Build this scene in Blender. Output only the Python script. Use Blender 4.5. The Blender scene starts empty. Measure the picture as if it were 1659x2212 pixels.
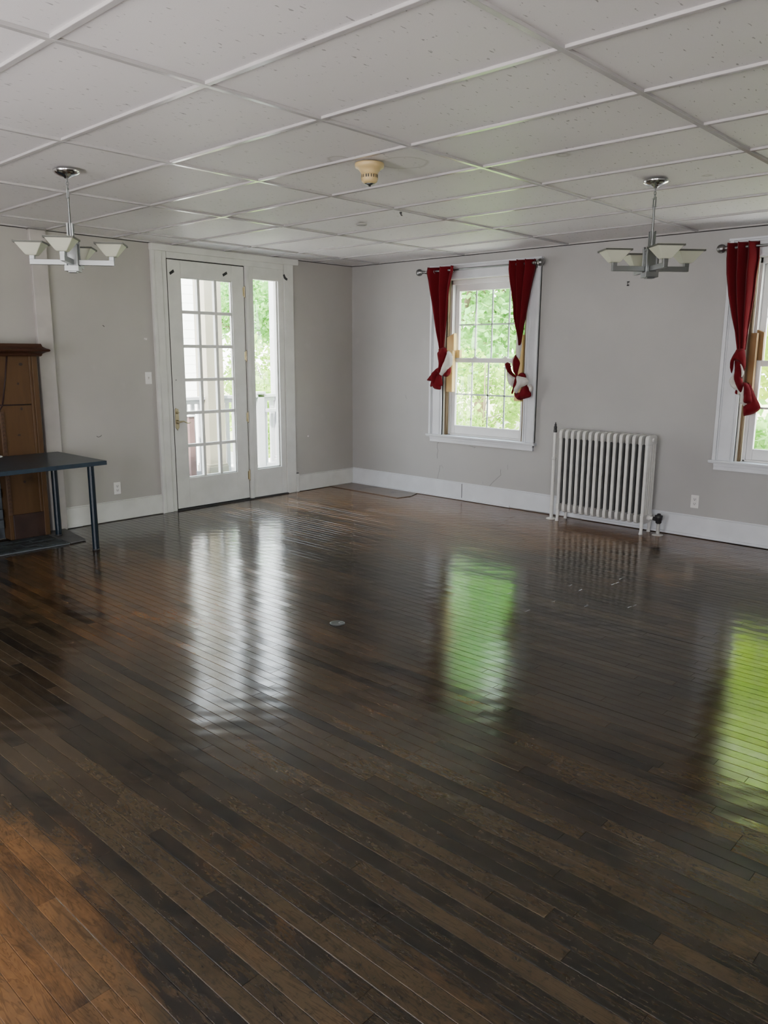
import bpy, bmesh, math, random
from mathutils import Vector, Matrix, noise, geometry

random.seed(11)
PI = math.pi
SC = bpy.context.scene
COL = SC.collection
H = 2.6                                   # ceiling height
RX, RY = 8.8, -9.4                        # far ends of the room (corner of the two seen walls is 0,0)

# ------------------------------------------------------------------ mesh helpers
class MB:
    def __init__(self):
        self.v = []; self.f = []; self.sm = []
    def add(self, vs, fs, smooth=False):
        b = len(self.v)
        self.v += [tuple(p) for p in vs]
        for f in fs:
            self.f.append([b + i for i in f]); self.sm.append(smooth)
    def box(self, x0, x1, y0, y1, z0, z1):
        if x0 > x1: x0, x1 = x1, x0
        if y0 > y1: y0, y1 = y1, y0
        if z0 > z1: z0, z1 = z1, z0
        v = [(x0,y0,z0),(x1,y0,z0),(x1,y1,z0),(x0,y1,z0),(x0,y0,z1),(x1,y0,z1),(x1,y1,z1),(x0,y1,z1)]
        self.add(v, [(0,3,2,1),(4,5,6,7),(0,1,5,4),(1,2,6,5),(2,3,7,6),(3,0,4,7)])
        return self
    def tube(self, p0, p1, r0, r1=None, n=12, cap=True):
        if r1 is None: r1 = r0
        p0 = Vector(p0); p1 = Vector(p1); d = (p1-p0).normalized()
        a = Vector((0,0,1)) if abs(d.z) < .9 else Vector((1,0,0))
        u = d.cross(a).normalized(); w = d.cross(u)
        vs = []
        for p, r in ((p0,r0),(p1,r1)):
            for k in range(n):
                t = 2*PI*k/n
                vs.append(p + u*math.cos(t)*r + w*math.sin(t)*r)
        fs = [(k,(k+1)%n,n+(k+1)%n,n+k) for k in range(n)]
        self.add(vs, fs, True)
        if cap:
            self.add(vs[:n], [tuple(range(n-1,-1,-1))]); self.add(vs[n:], [tuple(range(n))])
        return self
    def path(self, pts, r, n=8, closed=False):
        pts = [Vector(p) for p in pts]; m = len(pts); vs = []
        pu = None
        for i, p in enumerate(pts):
            if closed: d = pts[(i+1)%m]-pts[i-1]
            else: d = pts[min(i+1,m-1)]-pts[max(i-1,0)]
            d.normalize()
            if pu is None:
                a = Vector((0,0,1)) if abs(d.z) < .9 else Vector((1,0,0))
                u = d.cross(a).normalized()
            else:
                u = (pu - d*pu.dot(d)).normalized()
            pu = u; w = d.cross(u)
            rr = r[i] if isinstance(r,(list,tuple)) else r
            for k in range(n):
                t = 2*PI*k/n; vs.append(p+u*math.cos(t)*rr+w*math.sin(t)*rr)
        fs = []
        for i in range(m if closed else m-1):
            j = (i+1)%m
            for k in range(n): fs.append((i*n+k, i*n+(k+1)%n, j*n+(k+1)%n, j*n+k))
        if not closed:
            fs.append(tuple(range(n-1,-1,-1))); fs.append(tuple((m-1)*n+k for k in range(n)))
        self.add(vs, fs, True); return self
    def lathe(self, c, prof, n=28, axis='z'):
        c = Vector(c); vs = []; m = len(prof)
        for r, h in prof:
            for k in range(n):
                t = 2*PI*k/n; a, b = r*math.cos(t), r*math.sin(t)
                q = (a,b,h) if axis == 'z' else ((h,a,b) if axis == 'x' else (a,h,b))
                vs.append(c+Vector(q))
        fs = [(i*n+k, i*n+(k+1)%n, (i+1)*n+(k+1)%n, (i+1)*n+k) for i in range(m-1) for k in range(n)]
        fs.append(tuple(range(n-1,-1,-1))); fs.append(tuple((m-1)*n+k for k in range(n)))
        self.add(vs, fs, True); return self
    def prism(self, poly, axis, a, b):
        """extrude a 2D polygon along an axis ('x': poly=(y,z), 'y': poly=(x,z), 'z': poly=(x,y))"""
        def P(p, t): return (t,p[0],p[1]) if axis=='x' else ((p[0],t,p[1]) if axis=='y' else (p[0],p[1],t))
        n = len(poly)
        vs = [P(p,a) for p in poly]+[P(p,b) for p in poly]
        fs = [tuple(range(n-1,-1,-1)), tuple(range(n,2*n))]+[(k,(k+1)%n,n+(k+1)%n,n+k) for k in range(n)]
        self.add(vs, fs); return self
    def build(self, name, mat, parent=None, bevel=0, kind=None, seg=2, auto=None):
        me = bpy.data.meshes.new(name)
        off = parent_origin(parent)
        me.from_pydata([(x-off.x, y-off.y, z-off.z) for x,y,z in self.v], [], self.f)
        me.polygons.foreach_set('use_smooth', self.sm)
        bm = bmesh.new(); bm.from_mesh(me)
        bmesh.ops.recalc_face_normals(bm, faces=bm.faces); bm.to_mesh(me); bm.free()
        me.update()
        o = bpy.data.objects.new(name, me); COL.objects.link(o)
        if mat: me.materials.append(mat)
        if parent: o.parent = parent
        if kind: o['kind'] = kind
        if bevel:
            md = o.modifiers.new('bevel','BEVEL'); md.width = bevel; md.segments = seg
            md.limit_method = 'ANGLE'; md.angle_limit = math.radians(40)
        return o

def parent_origin(p):
    o = Vector((0,0,0))
    while p is not None:
        o += Vector(p.location); p = p.parent
    return o

def thing(name, loc, label=None, cat=None, group=None, kind=None):
    o = bpy.data.objects.new(name, None); COL.objects.link(o); o.location = loc
    o.empty_display_size = .1
    return tag(o, label, cat, group, kind)
def tag(o, label=None, cat=None, group=None, kind=None):
    if label: o['label'] = label
    if cat: o['category'] = cat
    if group: o['group'] = group
    if kind: o['kind'] = kind
    return o
def copy_tree(o, parent=None):
    c = o.copy(); COL.objects.link(c)
    if parent is not None: c.parent = parent
    for ch in list(o.children): copy_tree(ch, c)
    return c

# ------------------------------------------------------------------ material helpers
class N:
    """small node-graph builder"""
    def __init__(self, name):
        self.m = bpy.data.materials.new(name); self.m.use_nodes = True
        self.t = self.m.node_tree; self.t.nodes.clear()
        self.out = self.t.nodes.new('ShaderNodeOutputMaterial')
    def n(self, typ, **kw):
        nd = self.t.nodes.new(typ)
        for k, v in kw.items():
            if k in nd.inputs.keys() if isinstance(k,str) else False: self.set(nd.inputs[k], v)
            else: setattr(nd, k, v)
        return nd
    def set(self, inp, v):
        if isinstance(v, bpy.types.NodeSocket): self.t.links.new(v, inp)
        elif isinstance(v, (tuple,list)) and len(v)==3 and inp.type=='RGBA': inp.default_value = (*v,1)
        else: inp.default_value = v
    def math(self, op, a, b=0.0, c=None, clamp=False):
        nd = self.t.nodes.new('ShaderNodeMath'); nd.operation = op; nd.use_clamp = clamp
        self.set(nd.inputs[0], a); self.set(nd.inputs[1], b)
        if c is not None: self.set(nd.inputs[2], c)
        return nd.outputs[0]
    def mix(self, f, a, b, mode='MIX'):
        nd = self.t.nodes.new('ShaderNodeMix'); nd.data_type = 'RGBA'; nd.blend_type = mode
        self.set(nd.inputs[0], f); self.set(nd.inputs[6], a); self.set(nd.inputs[7], b)
        return nd.outputs[2]
    def step(self, x, lo, hi):
        nd = self.t.nodes.new('ShaderNodeMapRange'); nd.interpolation_type = 'SMOOTHSTEP'
        self.set(nd.inputs[0], x); nd.inputs[1].default_value = lo; nd.inputs[2].default_value = hi
        return nd.outputs[0]
    def coord(self, scale=(1,1,1), loc=(0,0,0), rot=(0,0,0)):
        tc = self.t.nodes.new('ShaderNodeTexCoord'); mp = self.t.nodes.new('ShaderNodeMapping')
        self.t.links.new(tc.outputs['Object'], mp.inputs[0])
        mp.inputs['Scale'].default_value = scale; mp.inputs['Location'].default_value = loc; mp.inputs['Rotation'].default_value = rot
        return mp.outputs[0]
    def noise(self, vec, scale, detail=3, rough=.5, dist=0):
        nd = self.t.nodes.new('ShaderNodeTexNoise')
        self.t.links.new(vec, nd.inputs['Vector'])
        nd.inputs['Scale'].default_value = scale; nd.inputs['Detail'].default_value = detail
        nd.inputs['Roughness'].default_value = rough; nd.inputs['Distortion'].default_value = dist
        return nd.outputs[0]
    def bump(self, h, strength=.2, dist=.01, nrm=None):
        nd = self.t.nodes.new('ShaderNodeBump'); self.set(nd.inputs['Height'], h)
        nd.inputs['Strength'].default_value = strength; nd.inputs['Distance'].default_value = dist
        if nrm is not None: self.t.links.new(nrm, nd.inputs['Normal'])
        return nd.outputs[0]
    def principled(self, **kw):
        p = self.t.nodes.new('ShaderNodeBsdfPrincipled')
        names = {'color':'Base Color','rough':'Roughness','metal':'Metallic','spec':'Specular IOR Level','normal':'Normal','trans':'Transmission Weight','coat':'Coat Weight','coat_rough':'Coat Roughness','alpha':'Alpha','sheen':'Sheen Weight','emit':'Emission Color','emit_s':'Emission Strength','ior':'IOR'}
        for k, v in kw.items(): self.set(p.inputs[names[k]], v)
        self.t.links.new(p.outputs[0], self.out.inputs[0]); return p

def paint(name, col, rough=.5, var=.06, bump=.0, dirt=0, scale=6, spec=.5):
    g = N(name); c = g.coord()
    a = g.noise(c, scale, 4); d = tuple(x*(1-var) for x in col); u = tuple(min(1,x*(1+var)) for x in col)
    base = g.mix(g.step(a,.3,.7), d, u)
    if dirt:
        k = g.math('MULTIPLY', g.step(g.noise(c, 23, 5, .7), .6, .75), dirt)
        base = g.mix(k, base, tuple(x*.45 for x in col))
    kw = dict(color=base, rough=rough, spec=spec)
    if bump: kw['normal'] = g.bump(g.noise(c, 90, 3), bump, .004)
    g.principled(**kw); return g.m
def metal(name, col, rough=.25, var=.1):
    g = N(name); a = g.noise(g.coord(), 18, 3)
    g.principled(color=g.mix(a, tuple(x*(1-var) for x in col), col), metal=1.0, rough=g.math('MULTIPLY_ADD', a, .12, rough)); return g.m
def wood(name, c0, c1, axis='x', rough=.5, scale=9, knots=True, spec=.3):
    g = N(name)
    st = {'x':(.12,1,1),'y':(1,.12,1),'z':(1,1,.12)}[axis]
    v = g.coord(st); w = g.noise(v, scale*4, 5, .65, .6); w2 = g.noise(v, scale, 3, .5, 1.5)
    base = g.mix(g.math('MULTIPLY_ADD', w2, .6, g.math('MULTIPLY', w, .4)), c0, c1)
    base = g.mix(g.step(g.noise(g.coord(), 3.2, 3), .55, .75), base, tuple(x*.55 for x in c0))
    g.principled(color=base, rough=rough, spec=spec, normal=g.bump(w, .15, .003)); return g.m
SKY, SUN, EXPO, FILL = 7.5, 19.0, 1.06, 60.0
DR_A = [(2.49, 1.255, 1.648), (2.438, 1.242, 1.643), (2.358, 1.268, 1.617), (2.263, 1.289, 1.59), (2.143, 1.318, 1.574), (2.018, 1.346, 1.56), (1.834, 1.386, 1.538), (1.698, 1.425, 1.517), (1.639, 1.437, 1.508)]
DR_B = [(2.487, 2.31, 2.585), (2.409, 2.304, 2.589), (2.3, 2.321, 2.565), (2.204, 2.343, 2.547), (2.071, 2.373, 2.525), (1.952, 2.384, 2.507), (1.853, 2.413, 2.489), (1.755, 2.446, 2.476), (1.674, 2.459, 2.466)]
DR_C = [(2.47, 4.404, 4.646), (2.346, 4.406, 4.656), (2.234, 4.416, 4.649), (2.064, 4.446, 4.645), (1.891, 4.49, 4.633), (1.776, 4.525, 4.625), (1.629, 4.554, 4.62)]
KN_A = [('knot', -0.125, [(1.458, 1.644), (1.527, 1.657), (1.558, 1.631), (1.563, 1.598), (1.557, 1.565), (1.548, 1.535), (1.523, 1.495), (1.502, 1.448), (1.482, 1.408), (1.456, 1.374), (1.438, 1.407), (1.452, 1.447), (1.451, 1.491), (1.441, 1.548), (1.432, 1.581), (1.436, 1.601), (1.453, 1.621)]), ('lining', -0.105, [(1.556, 1.622), (1.593, 1.604), (1.613, 1.578), (1.624, 1.542), (1.623, 1.503), (1.616, 1.469), (1.584, 1.443), (1.559, 1.416), (1.543, 1.389), (1.509, 1.368), (1.479, 1.356), (1.457, 1.369), (1.469, 1.407), (1.493, 1.468), (1.522, 1.525), (1.547, 1.575)]), ('knot_back', -0.08, [(1.576, 1.449), (1.581, 1.409), (1.573, 1.379), (1.548, 1.352), (1.518, 1.343), (1.483, 1.354), (1.504, 1.381), (1.534, 1.409), (1.559, 1.432)]), ('tail', -0.1, [(1.463, 1.454), (1.411, 1.437), (1.376, 1.416), (1.333, 1.371), (1.294, 1.329), (1.267, 1.307), (1.276, 1.297), (1.312, 1.292), (1.339, 1.29), (1.362, 1.26), (1.38, 1.267), (1.397, 1.305), (1.421, 1.373), (1.464, 1.407)]), ('tail', -0.075, [(1.438, 1.414), (1.378, 1.338), (1.312, 1.292), (1.308, 1.268), (1.296, 1.234), (1.307, 1.229), (1.331, 1.24), (1.343, 1.222), (1.363, 1.207), (1.439, 1.204), (1.444, 1.242), (1.468, 1.246), (1.47, 1.273), (1.457, 1.34), (1.459, 1.374)])]
KN_B = [('lining', -0.085, [(2.397, 1.952), (2.414, 1.769), (2.417, 1.588), (2.434, 1.556), (2.454, 1.543), (2.465, 1.611), (2.472, 1.674), (2.459, 1.759), (2.426, 1.854)]), ('knot', -0.1, [(2.419, 1.584), (2.443, 1.548), (2.46, 1.526), (2.471, 1.499), (2.465, 1.468), (2.455, 1.431), (2.449, 1.4), (2.447, 1.362), (2.428, 1.378), (2.396, 1.424), (2.39, 1.485), (2.392, 1.529), (2.405, 1.557)]), ('lining', -0.09, [(2.354, 1.528), (2.39, 1.563), (2.412, 1.578), (2.399, 1.529), (2.396, 1.43), (2.381, 1.467), (2.37, 1.498), (2.34, 1.51)]), ('knot', -0.125, [(2.34, 1.507), (2.371, 1.495), (2.381, 1.467), (2.387, 1.43), (2.412, 1.402), (2.447, 1.369), (2.448, 1.353), (2.414, 1.368), (2.383, 1.386), (2.356, 1.407), (2.332, 1.435), (2.328, 1.466), (2.32, 1.485), (2.329, 1.503)]), ('lining', -0.115, [(2.336, 1.429), (2.363, 1.404), (2.398, 1.38), (2.448, 1.35), (2.439, 1.313), (2.426, 1.269), (2.403, 1.262), (2.38, 1.277), (2.361, 1.292), (2.351, 1.329), (2.338, 1.366)]), ('knot_back', -0.09, [(2.336, 1.376), (2.359, 1.329), (2.366, 1.289), (2.341, 1.301), (2.327, 1.322), (2.322, 1.35)]), ('knot', -0.09, [(2.447, 1.375), (2.457, 1.394), (2.482, 1.407), (2.512, 1.404), (2.529, 1.392), (2.543, 1.362), (2.51, 1.361), (2.473, 1.368)]), ('lining', -0.12, [(2.451, 1.373), (2.506, 1.367), (2.555, 1.359), (2.585, 1.338), (2.591, 1.323), (2.583, 1.301), (2.551, 1.279), (2.511, 1.265), (2.486, 1.242), (2.473, 1.217), (2.458, 1.203), (2.436, 1.21), (2.425, 1.234), (2.437, 1.269), (2.454, 1.291), (2.456, 1.332)]), ('tail', -0.085, [(2.554, 1.288), (2.57, 1.261), (2.587, 1.224), (2.602, 1.212), (2.602, 1.175), (2.55, 1.155), (2.51, 1.144), (2.488, 1.133), (2.458, 1.135), (2.431, 1.153), (2.411, 1.18), (2.406, 1.208), (2.428, 1.215), (2.458, 1.207), (2.48, 1.227), (2.49, 1.252), (2.518, 1.274)]), ('knot', -0.13, [(2.444, 1.362), (2.458, 1.301), (2.437, 1.263), (2.425, 1.209), (2.412, 1.193), (2.404, 1.202), (2.419, 1.253), (2.431, 1.306)]), ('lining', -0.075, [(2.555, 1.282), (2.583, 1.295), (2.606, 1.271), (2.614, 1.262), (2.608, 1.228), (2.59, 1.224), (2.574, 1.258)])]
KN_C = [('knot', -0.13, [(4.564, 1.634), (4.619, 1.634), (4.636, 1.574), (4.645, 1.506), (4.635, 1.461), (4.622, 1.489), (4.602, 1.523), (4.574, 1.545), (4.552, 1.542), (4.549, 1.511), (4.547, 1.474), (4.539, 1.44), (4.527, 1.465), (4.518, 1.516), (4.521, 1.545), (4.534, 1.582), (4.551, 1.614)]), ('knot', -0.11, [(4.549, 1.545), (4.574, 1.545), (4.601, 1.534), (4.612, 1.466), (4.617, 1.418), (4.626, 1.38), (4.635, 1.346), (4.627, 1.306), (4.618, 1.288), (4.592, 1.316), (4.569, 1.359), (4.555, 1.402), (4.553, 1.474)]), ('lining', -0.12, [(4.589, 1.534), (4.609, 1.506), (4.633, 1.452), (4.625, 1.426), (4.617, 1.4), (4.61, 1.46), (4.601, 1.494)]), ('lining', -0.085, [(4.544, 1.442), (4.562, 1.402), (4.575, 1.356), (4.583, 1.33), (4.562, 1.307), (4.544, 1.32), (4.525, 1.337), (4.511, 1.372), (4.514, 1.395), (4.534, 1.424)]), ('lining', -0.095, [(4.577, 1.336), (4.618, 1.288), (4.634, 1.352), (4.643, 1.347), (4.65, 1.275), (4.664, 1.18), (4.641, 1.182), (4.637, 1.196), (4.612, 1.195), (4.614, 1.271), (4.594, 1.264), (4.589, 1.293)]), ('tail', -0.12, [(4.63, 1.369), (4.661, 1.367), (4.679, 1.348), (4.696, 1.311), (4.712, 1.263), (4.721, 1.206), (4.659, 1.203), (4.647, 1.26), (4.64, 1.346)]), ('tail', -0.095, [(4.658, 1.367), (4.687, 1.348), (4.707, 1.311), (4.735, 1.255), (4.761, 1.214), (4.778, 1.171), (4.762, 1.142), (4.726, 1.117), (4.671, 1.1), (4.652, 1.101), (4.643, 1.176), (4.675, 1.207), (4.673, 1.29)]), ('knot_back', -0.09, [(4.568, 1.304), (4.582, 1.301), (4.594, 1.273), (4.577, 1.271), (4.565, 1.28)])]
# ------------------------------------------------------------------ materials
M = {}
M['radiator_shade'] = paint('shaded_radiator_core', (.10,.105,.105), .6, .2)  # darker inner colour standing in for shade between the columns
M['trim'] = paint('white_trim_paint', (.62,.645,.68), .42, .04, .0, .12)  # faint blue in the white stands in for sky bounce
M['trim2'] = paint('old_white_door_paint', (.60,.61,.58), .4, .05, .0, .15)
M['vinyl'] = paint('window_vinyl', (.70,.70,.70), .35, .03)
M['grille'] = paint('window_grille', (.74,.80,.82), .5, .03)
M['dark'] = paint('dark_gap', (.012,.011,.011), .8, .1)
M['brass'] = metal('aged_brass', (.46,.40,.26), .3)
M['nickel'] = metal('brushed_nickel', (.27,.285,.285), .30)
M['chrome'] = metal('polished_chrome', (.75,.75,.76), .1)
M['pewter'] = metal('dark_pewter', (.28,.28,.28), .28)
M['plastic'] = paint('white_plastic', (.72,.72,.70), .35, .02)
M['cream'] = paint('aged_cream_plastic', (.52,.39,.19), .4, .05)
M['black'] = paint('black_tape', (.012,.013,.018), .5, .2)
M['iron'] = paint('black_iron', (.02,.02,.022), .45, .3)
M['radiator'] = paint('radiator_enamel', (.66,.66,.64), .35, .05, .0, .35, 12)
M['pine'] = wood('raw_pine', (.62,.42,.16), (.78,.58,.28), 'z', .6, 14)
M['oldwood'] = wood('old_brown_wood', (.075,.05,.03), (.24,.17,.09), 'z', .6, 12)
M['mantelwood'] = wood('oak_panel', (.052,.027,.012), (.115,.062,.026), 'z', .42, 7)
M['mantelshelf'] = wood('dark_oak', (.030,.012,.008), (.060,.026,.014), 'y', .35, 7)
M['groove'] = paint('dark_groove', (.018,.006,.006), .6, .2)
M['knot'] = paint('wood_knot', (.020,.011,.008), .6, .3)
M['table'] = paint('black_blue_laminate', (.026,.042,.058), .34, .1, .12, 0, 20, .35)
M['tableleg'] = paint('blue_black_steel', (.003,.010,.018), .28, .1)
M['brick'] = paint('sooty_stone', (.055,.065,.075), .8, .4, .4, .5, 9)

def wall_mat(name, col):
    g = N(name); c = g.coord()
    a = g.noise(c, .9, 4); b = g.noise(c, 5, 4)
    base = g.mix(g.step(a,.3,.7), tuple(x*.93 for x in col), tuple(min(1,x*1.05) for x in col))
    base = g.mix(g.math('MULTIPLY', g.step(b,.62,.8), .25), base, tuple(min(1,x*1.18) for x in col))
    base = g.mix(g.math('MULTIPLY', g.step(g.noise(c, 31, 3), .73, .78), .30), base, tuple(x*.6 for x in col))
    g.principled(color=base, rough=.52, spec=.35, normal=g.bump(g.noise(c, 14, 4), .08, .01)); return g.m
M['wall'] = wall_mat('gray_wall_paint', (.395,.387,.36))
M['wall_b'] = wall_mat('cool_gray_wall_paint', (.392,.391,.383))

def ceiling_mat():
    g = N('fissured_ceiling_tile'); c = g.coord()
    f = g.noise(g.coord((1,.28,1), (0,0,0), (0,0,.25)), 75, 2, .5, .3)
    f2 = g.noise(c, 240, 2)
    dens = g.noise(c, 1.2, 2)
    pit = g.step(g.math('ADD', f, g.math('MULTIPLY', dens, .05)), .705, .735)
    base = g.mix(g.step(g.noise(c, .55, 3), .3, .7), (.68,.665,.675), (.76,.745,.755))
    base = g.mix(g.math('MULTIPLY', g.step(f2, .5, .8), .22), base, (.52,.50,.505))
    # old water marks around the smoke detector and near the right-hand fixture
    tc = c
    def ring(x, y, r, rx=1.0):
        s = g.n('ShaderNodeVectorMath', operation='SUBTRACT'); g.t.links.new(tc, s.inputs[0]); s.inputs[1].default_value = (x,y,H)
        m = g.n('ShaderNodeVectorMath', operation='MULTIPLY'); g.t.links.new(s.outputs[0], m.inputs[0]); m.inputs[1].default_value = (1,rx,0)
        l = g.n('ShaderNodeVectorMath', operation='LENGTH'); g.t.links.new(m.outputs[0], l.inputs[0])
        d = g.math('ADD', l.outputs['Value'], g.math('MULTIPLY', g.noise(c, 9, 4), .05))
        inside = g.math('MULTIPLY', g.math('SUBTRACT', 1, g.step(d, r*.8, r*1.1)), .10)
        edge = g.math('MULTIPLY', g.math('SUBTRACT', 1, g.step(g.math('ABSOLUTE', g.math('SUBTRACT', d, r)), .0, .018)), .34)
        return g.math('ADD', inside, edge)
    st = g.math('MAXIMUM', ring(3.83,-3.40,.155), ring(3.62,-3.70,.09))
    st = g.math('MAXIMUM', st, ring(4.57,-2.98,.06)); st = g.math('MAXIMUM', st, ring(4.95,-2.0,.05))
    base = g.mix(st, base, (.22,.20,.17))
    base = g.mix(g.math('MULTIPLY', pit, .62), base, (.12,.12,.12))
    h = g.math('SUBTRACT', g.math('MULTIPLY', f2, .3), pit)
    g.principled(color=base, rough=.55, spec=.22, normal=g.bump(h, .35, .003)); return g.m
M['tile'] = ceiling_mat()
M['tbar'] = paint('glossy_tee_bar', (.44,.43,.43), .2, .03)

def floor_mat():
    g = N('worn_strip_floor')
    at = g.n('ShaderNodeAttribute', attribute_name='plank'); sp = g.n('ShaderNodeSeparateColor'); g.t.links.new(at.outputs['Color'], sp.inputs[0])
    r1, r2, r3 = sp.outputs[0], sp.outputs[1], sp.outputs[2]
    tc = g.n('ShaderNodeTexCoord'); co = tc.outputs['Object']
    sx = g.n('ShaderNodeSeparateXYZ'); g.t.links.new(co, sx.inputs[0])
    # grain coordinates shifted per plank
    cb = g.n('ShaderNodeCombineXYZ')
    g.set(cb.inputs[0], g.math('ADD', g.math('MULTIPLY', sx.outputs[0], .16), g.math('MULTIPLY', r1, 40)))
    g.set(cb.inputs[1], sx.outputs[1]); g.set(cb.inputs[2], g.math('MULTIPLY', r2, 30))
    grain = g.noise(cb.outputs[0], 70, 4, .6, .5)
    figure = g.noise(cb.outputs[0], 16, 3, .55, 2.0)
    rings = g.math('SINE', g.math('MULTIPLY', figure, 46))
    mot = g.noise(co, 9, 5, .65)
    fine = g.noise(co, 42, 4, .7)
    big = g.noise(co, .85, 4, .6, .4)
    blot = g.noise(cb.outputs[0], 11, 4, .65, .4)
    st2 = g.n('ShaderNodeMapping'); g.t.links.new(co, st2.inputs[0]); st2.inputs['Scale'].default_value = (.45,1,1)
    blot2 = g.noise(st2.outputs[0], 5.5, 5, .7, .6)
    tone = g.math('ADD', g.math('MULTIPLY', r1, .42), g.math('ADD', g.math('MULTIPLY', blot, .55), g.math('MULTIPLY', blot2, .75)))
    base = g.mix(g.step(tone, .62, 1.12), (.0085,.0088,.0082), (.056,.040,.0225))
    base = g.mix(g.math('MULTIPLY', g.step(grain, .38, .68), .45), base, (.064,.042,.022))
    base = g.mix(g.math('MULTIPLY', g.step(rings, .55, .95), .35), base, (.008,.007,.006))
    base = g.mix(g.math('MULTIPLY', g.step(fine, .50, .72), .55), base, (.009,.0085,.0075))
    # worn-through areas: broad noise plus the traffic zones by the camera's left and along the far walls
    x, y = sx.outputs[0], sx.outputs[1]
    def zone(cx, cy, rx, ry):
        a = g.math('DIVIDE', g.math('SUBTRACT', x, cx), rx); b = g.math('DIVIDE', g.math('SUBTRACT', y, cy), ry)
        return g.math('SUBTRACT', 1, g.math('ADD', g.math('MULTIPLY', a, a), g.math('MULTIPLY', b, b)))
    z = g.math('MAXIMUM', zone(4.55,-6.55,1.1,.75), g.math('MULTIPLY', g.math('MAXIMUM', zone(1.6,-.2,3.8,2.3), -1.5), .75))
    z = g.math('MAXIMUM', z, g.math('MULTIPLY', zone(2.1,-4.1,1.6,1.0), .5))
    z = g.math('MAXIMUM', z, -.25)
    worn = g.math('ADD', g.math('ADD', g.math('MULTIPLY', z, .32), g.math('MULTIPLY', r3, .13)), g.math('ADD', g.math('MULTIPLY', big, .44), g.math('MULTIPLY', blot2, .50)))
    wm = g.step(worn, .50, .84)
    wcol = g.mix(grain, (.115,.052,.017), (.235,.112,.036))
    wcol = g.mix(g.math('MULTIPLY', g.step(rings, .5, .95), .4), wcol, (.055,.026,.010))
    base = g.mix(g.math('MULTIPLY', wm, .85), base, wcol)
    scuff = g.noise(co, 120, 3, .7)
    base = g.mix(g.math('MULTIPLY', g.step(scuff, .62, .8), .25), base, (.045,.038,.03))
    rough = g.math('ADD', g.math('MULTIPLY', mot, .08), g.math('MULTIPLY_ADD', wm, .08, .075))
    rough = g.math('ADD', rough, g.math('MULTIPLY', fine, .05))
    w = g.n('ShaderNodeTexWave', wave_type='BANDS', bands_direction='X')
    mp = g.n('ShaderNodeMapping'); g.t.links.new(co, mp.inputs[0]); mp.inputs['Rotation'].default_value = (0,0,.72)
    g.t.links.new(mp.outputs[0], w.inputs['Vector']); w.inputs['Scale'].default_value = 2.6; w.inputs['Distortion'].default_value = 1.2
    n1 = g.bump(w.outputs['Fac'], .06, .006)
    n2 = g.bump(g.math('ADD', g.math('MULTIPLY', grain, .5), g.math('MULTIPLY', mot, .9)), .08, .003, n1)
    g.principled(color=base, rough=rough, spec=.5, ior=1.5, normal=n2)
    return g.m
M['floor'] = floor_mat()

def glass_mat():
    g = N('window_glass')
    t = g.n('ShaderNodeBsdfTransparent'); t.inputs[0].default_value = (.96,.98,.97,1)
    gl = g.n('ShaderNodeBsdfGlossy'); gl.inputs['Roughness'].default_value = .02
    a = g.noise(g.coord(), 3, 3)
    mx = g.n('ShaderNodeMixShader'); g.set(mx.inputs[0], g.math('MULTIPLY_ADD', a, .02, .035))
    g.t.links.new(t.outputs[0], mx.inputs[1]); g.t.links.new(gl.outputs[0], mx.inputs[2]); g.t.links.new(mx.outputs[0], g.out.inputs[0]); return g.m
M['glass'] = glass_mat()

def cloth(name, col, var=.25, trans=.0):
    g = N(name); c = g.coord()
    w = g.noise(c, 420, 2); a = g.noise(c, 7, 3)
    base = g.mix(g.math('MULTIPLY_ADD', w, .6, g.math('MULTIPLY', a, .4)), tuple(x*(1-var) for x in col), tuple(min(1,x*(1+var)) for x in col))
    p = g.principled(color=base, rough=.85, spec=.08, sheen=.04, normal=g.bump(w, .25, .002))
    if trans:
        tr = g.n('ShaderNodeBsdfTranslucent'); g.set(tr.inputs[0], base)
        mx = g.n('ShaderNodeMixShader'); mx.inputs[0].default_value = trans
        g.t.links.new(p.outputs[0], mx.inputs[1]); g.t.links.new(tr.outputs[0], mx.inputs[2]); g.t.links.new(mx.outputs[0], g.out.inputs[0])
    return g.m
M['red'] = cloth('dark_red_cloth', (.122,.006,.010), .3, .04)
M['lining'] = cloth('white_lining_cloth', (.66,.64,.60), .06, .2)
def frosted():
    g = N('frosted_glass_shade'); a = g.noise(g.coord(), 12, 2)
    base = g.mix(a, (.70,.72,.60), (.76,.78,.67))
    p = g.principled(color=base, rough=.45); tr = g.n('ShaderNodeBsdfTranslucent'); g.set(tr.inputs[0], base)
    mx = g.n('ShaderNodeMixShader'); mx.inputs[0].default_value = .4
    g.t.links.new(p.outputs[0], mx.inputs[1]); g.t.links.new(tr.outputs[0], mx.inputs[2]); g.t.links.new(mx.outputs[0], g.out.inputs[0]); return g.m
M['shade'] = frosted()

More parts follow.
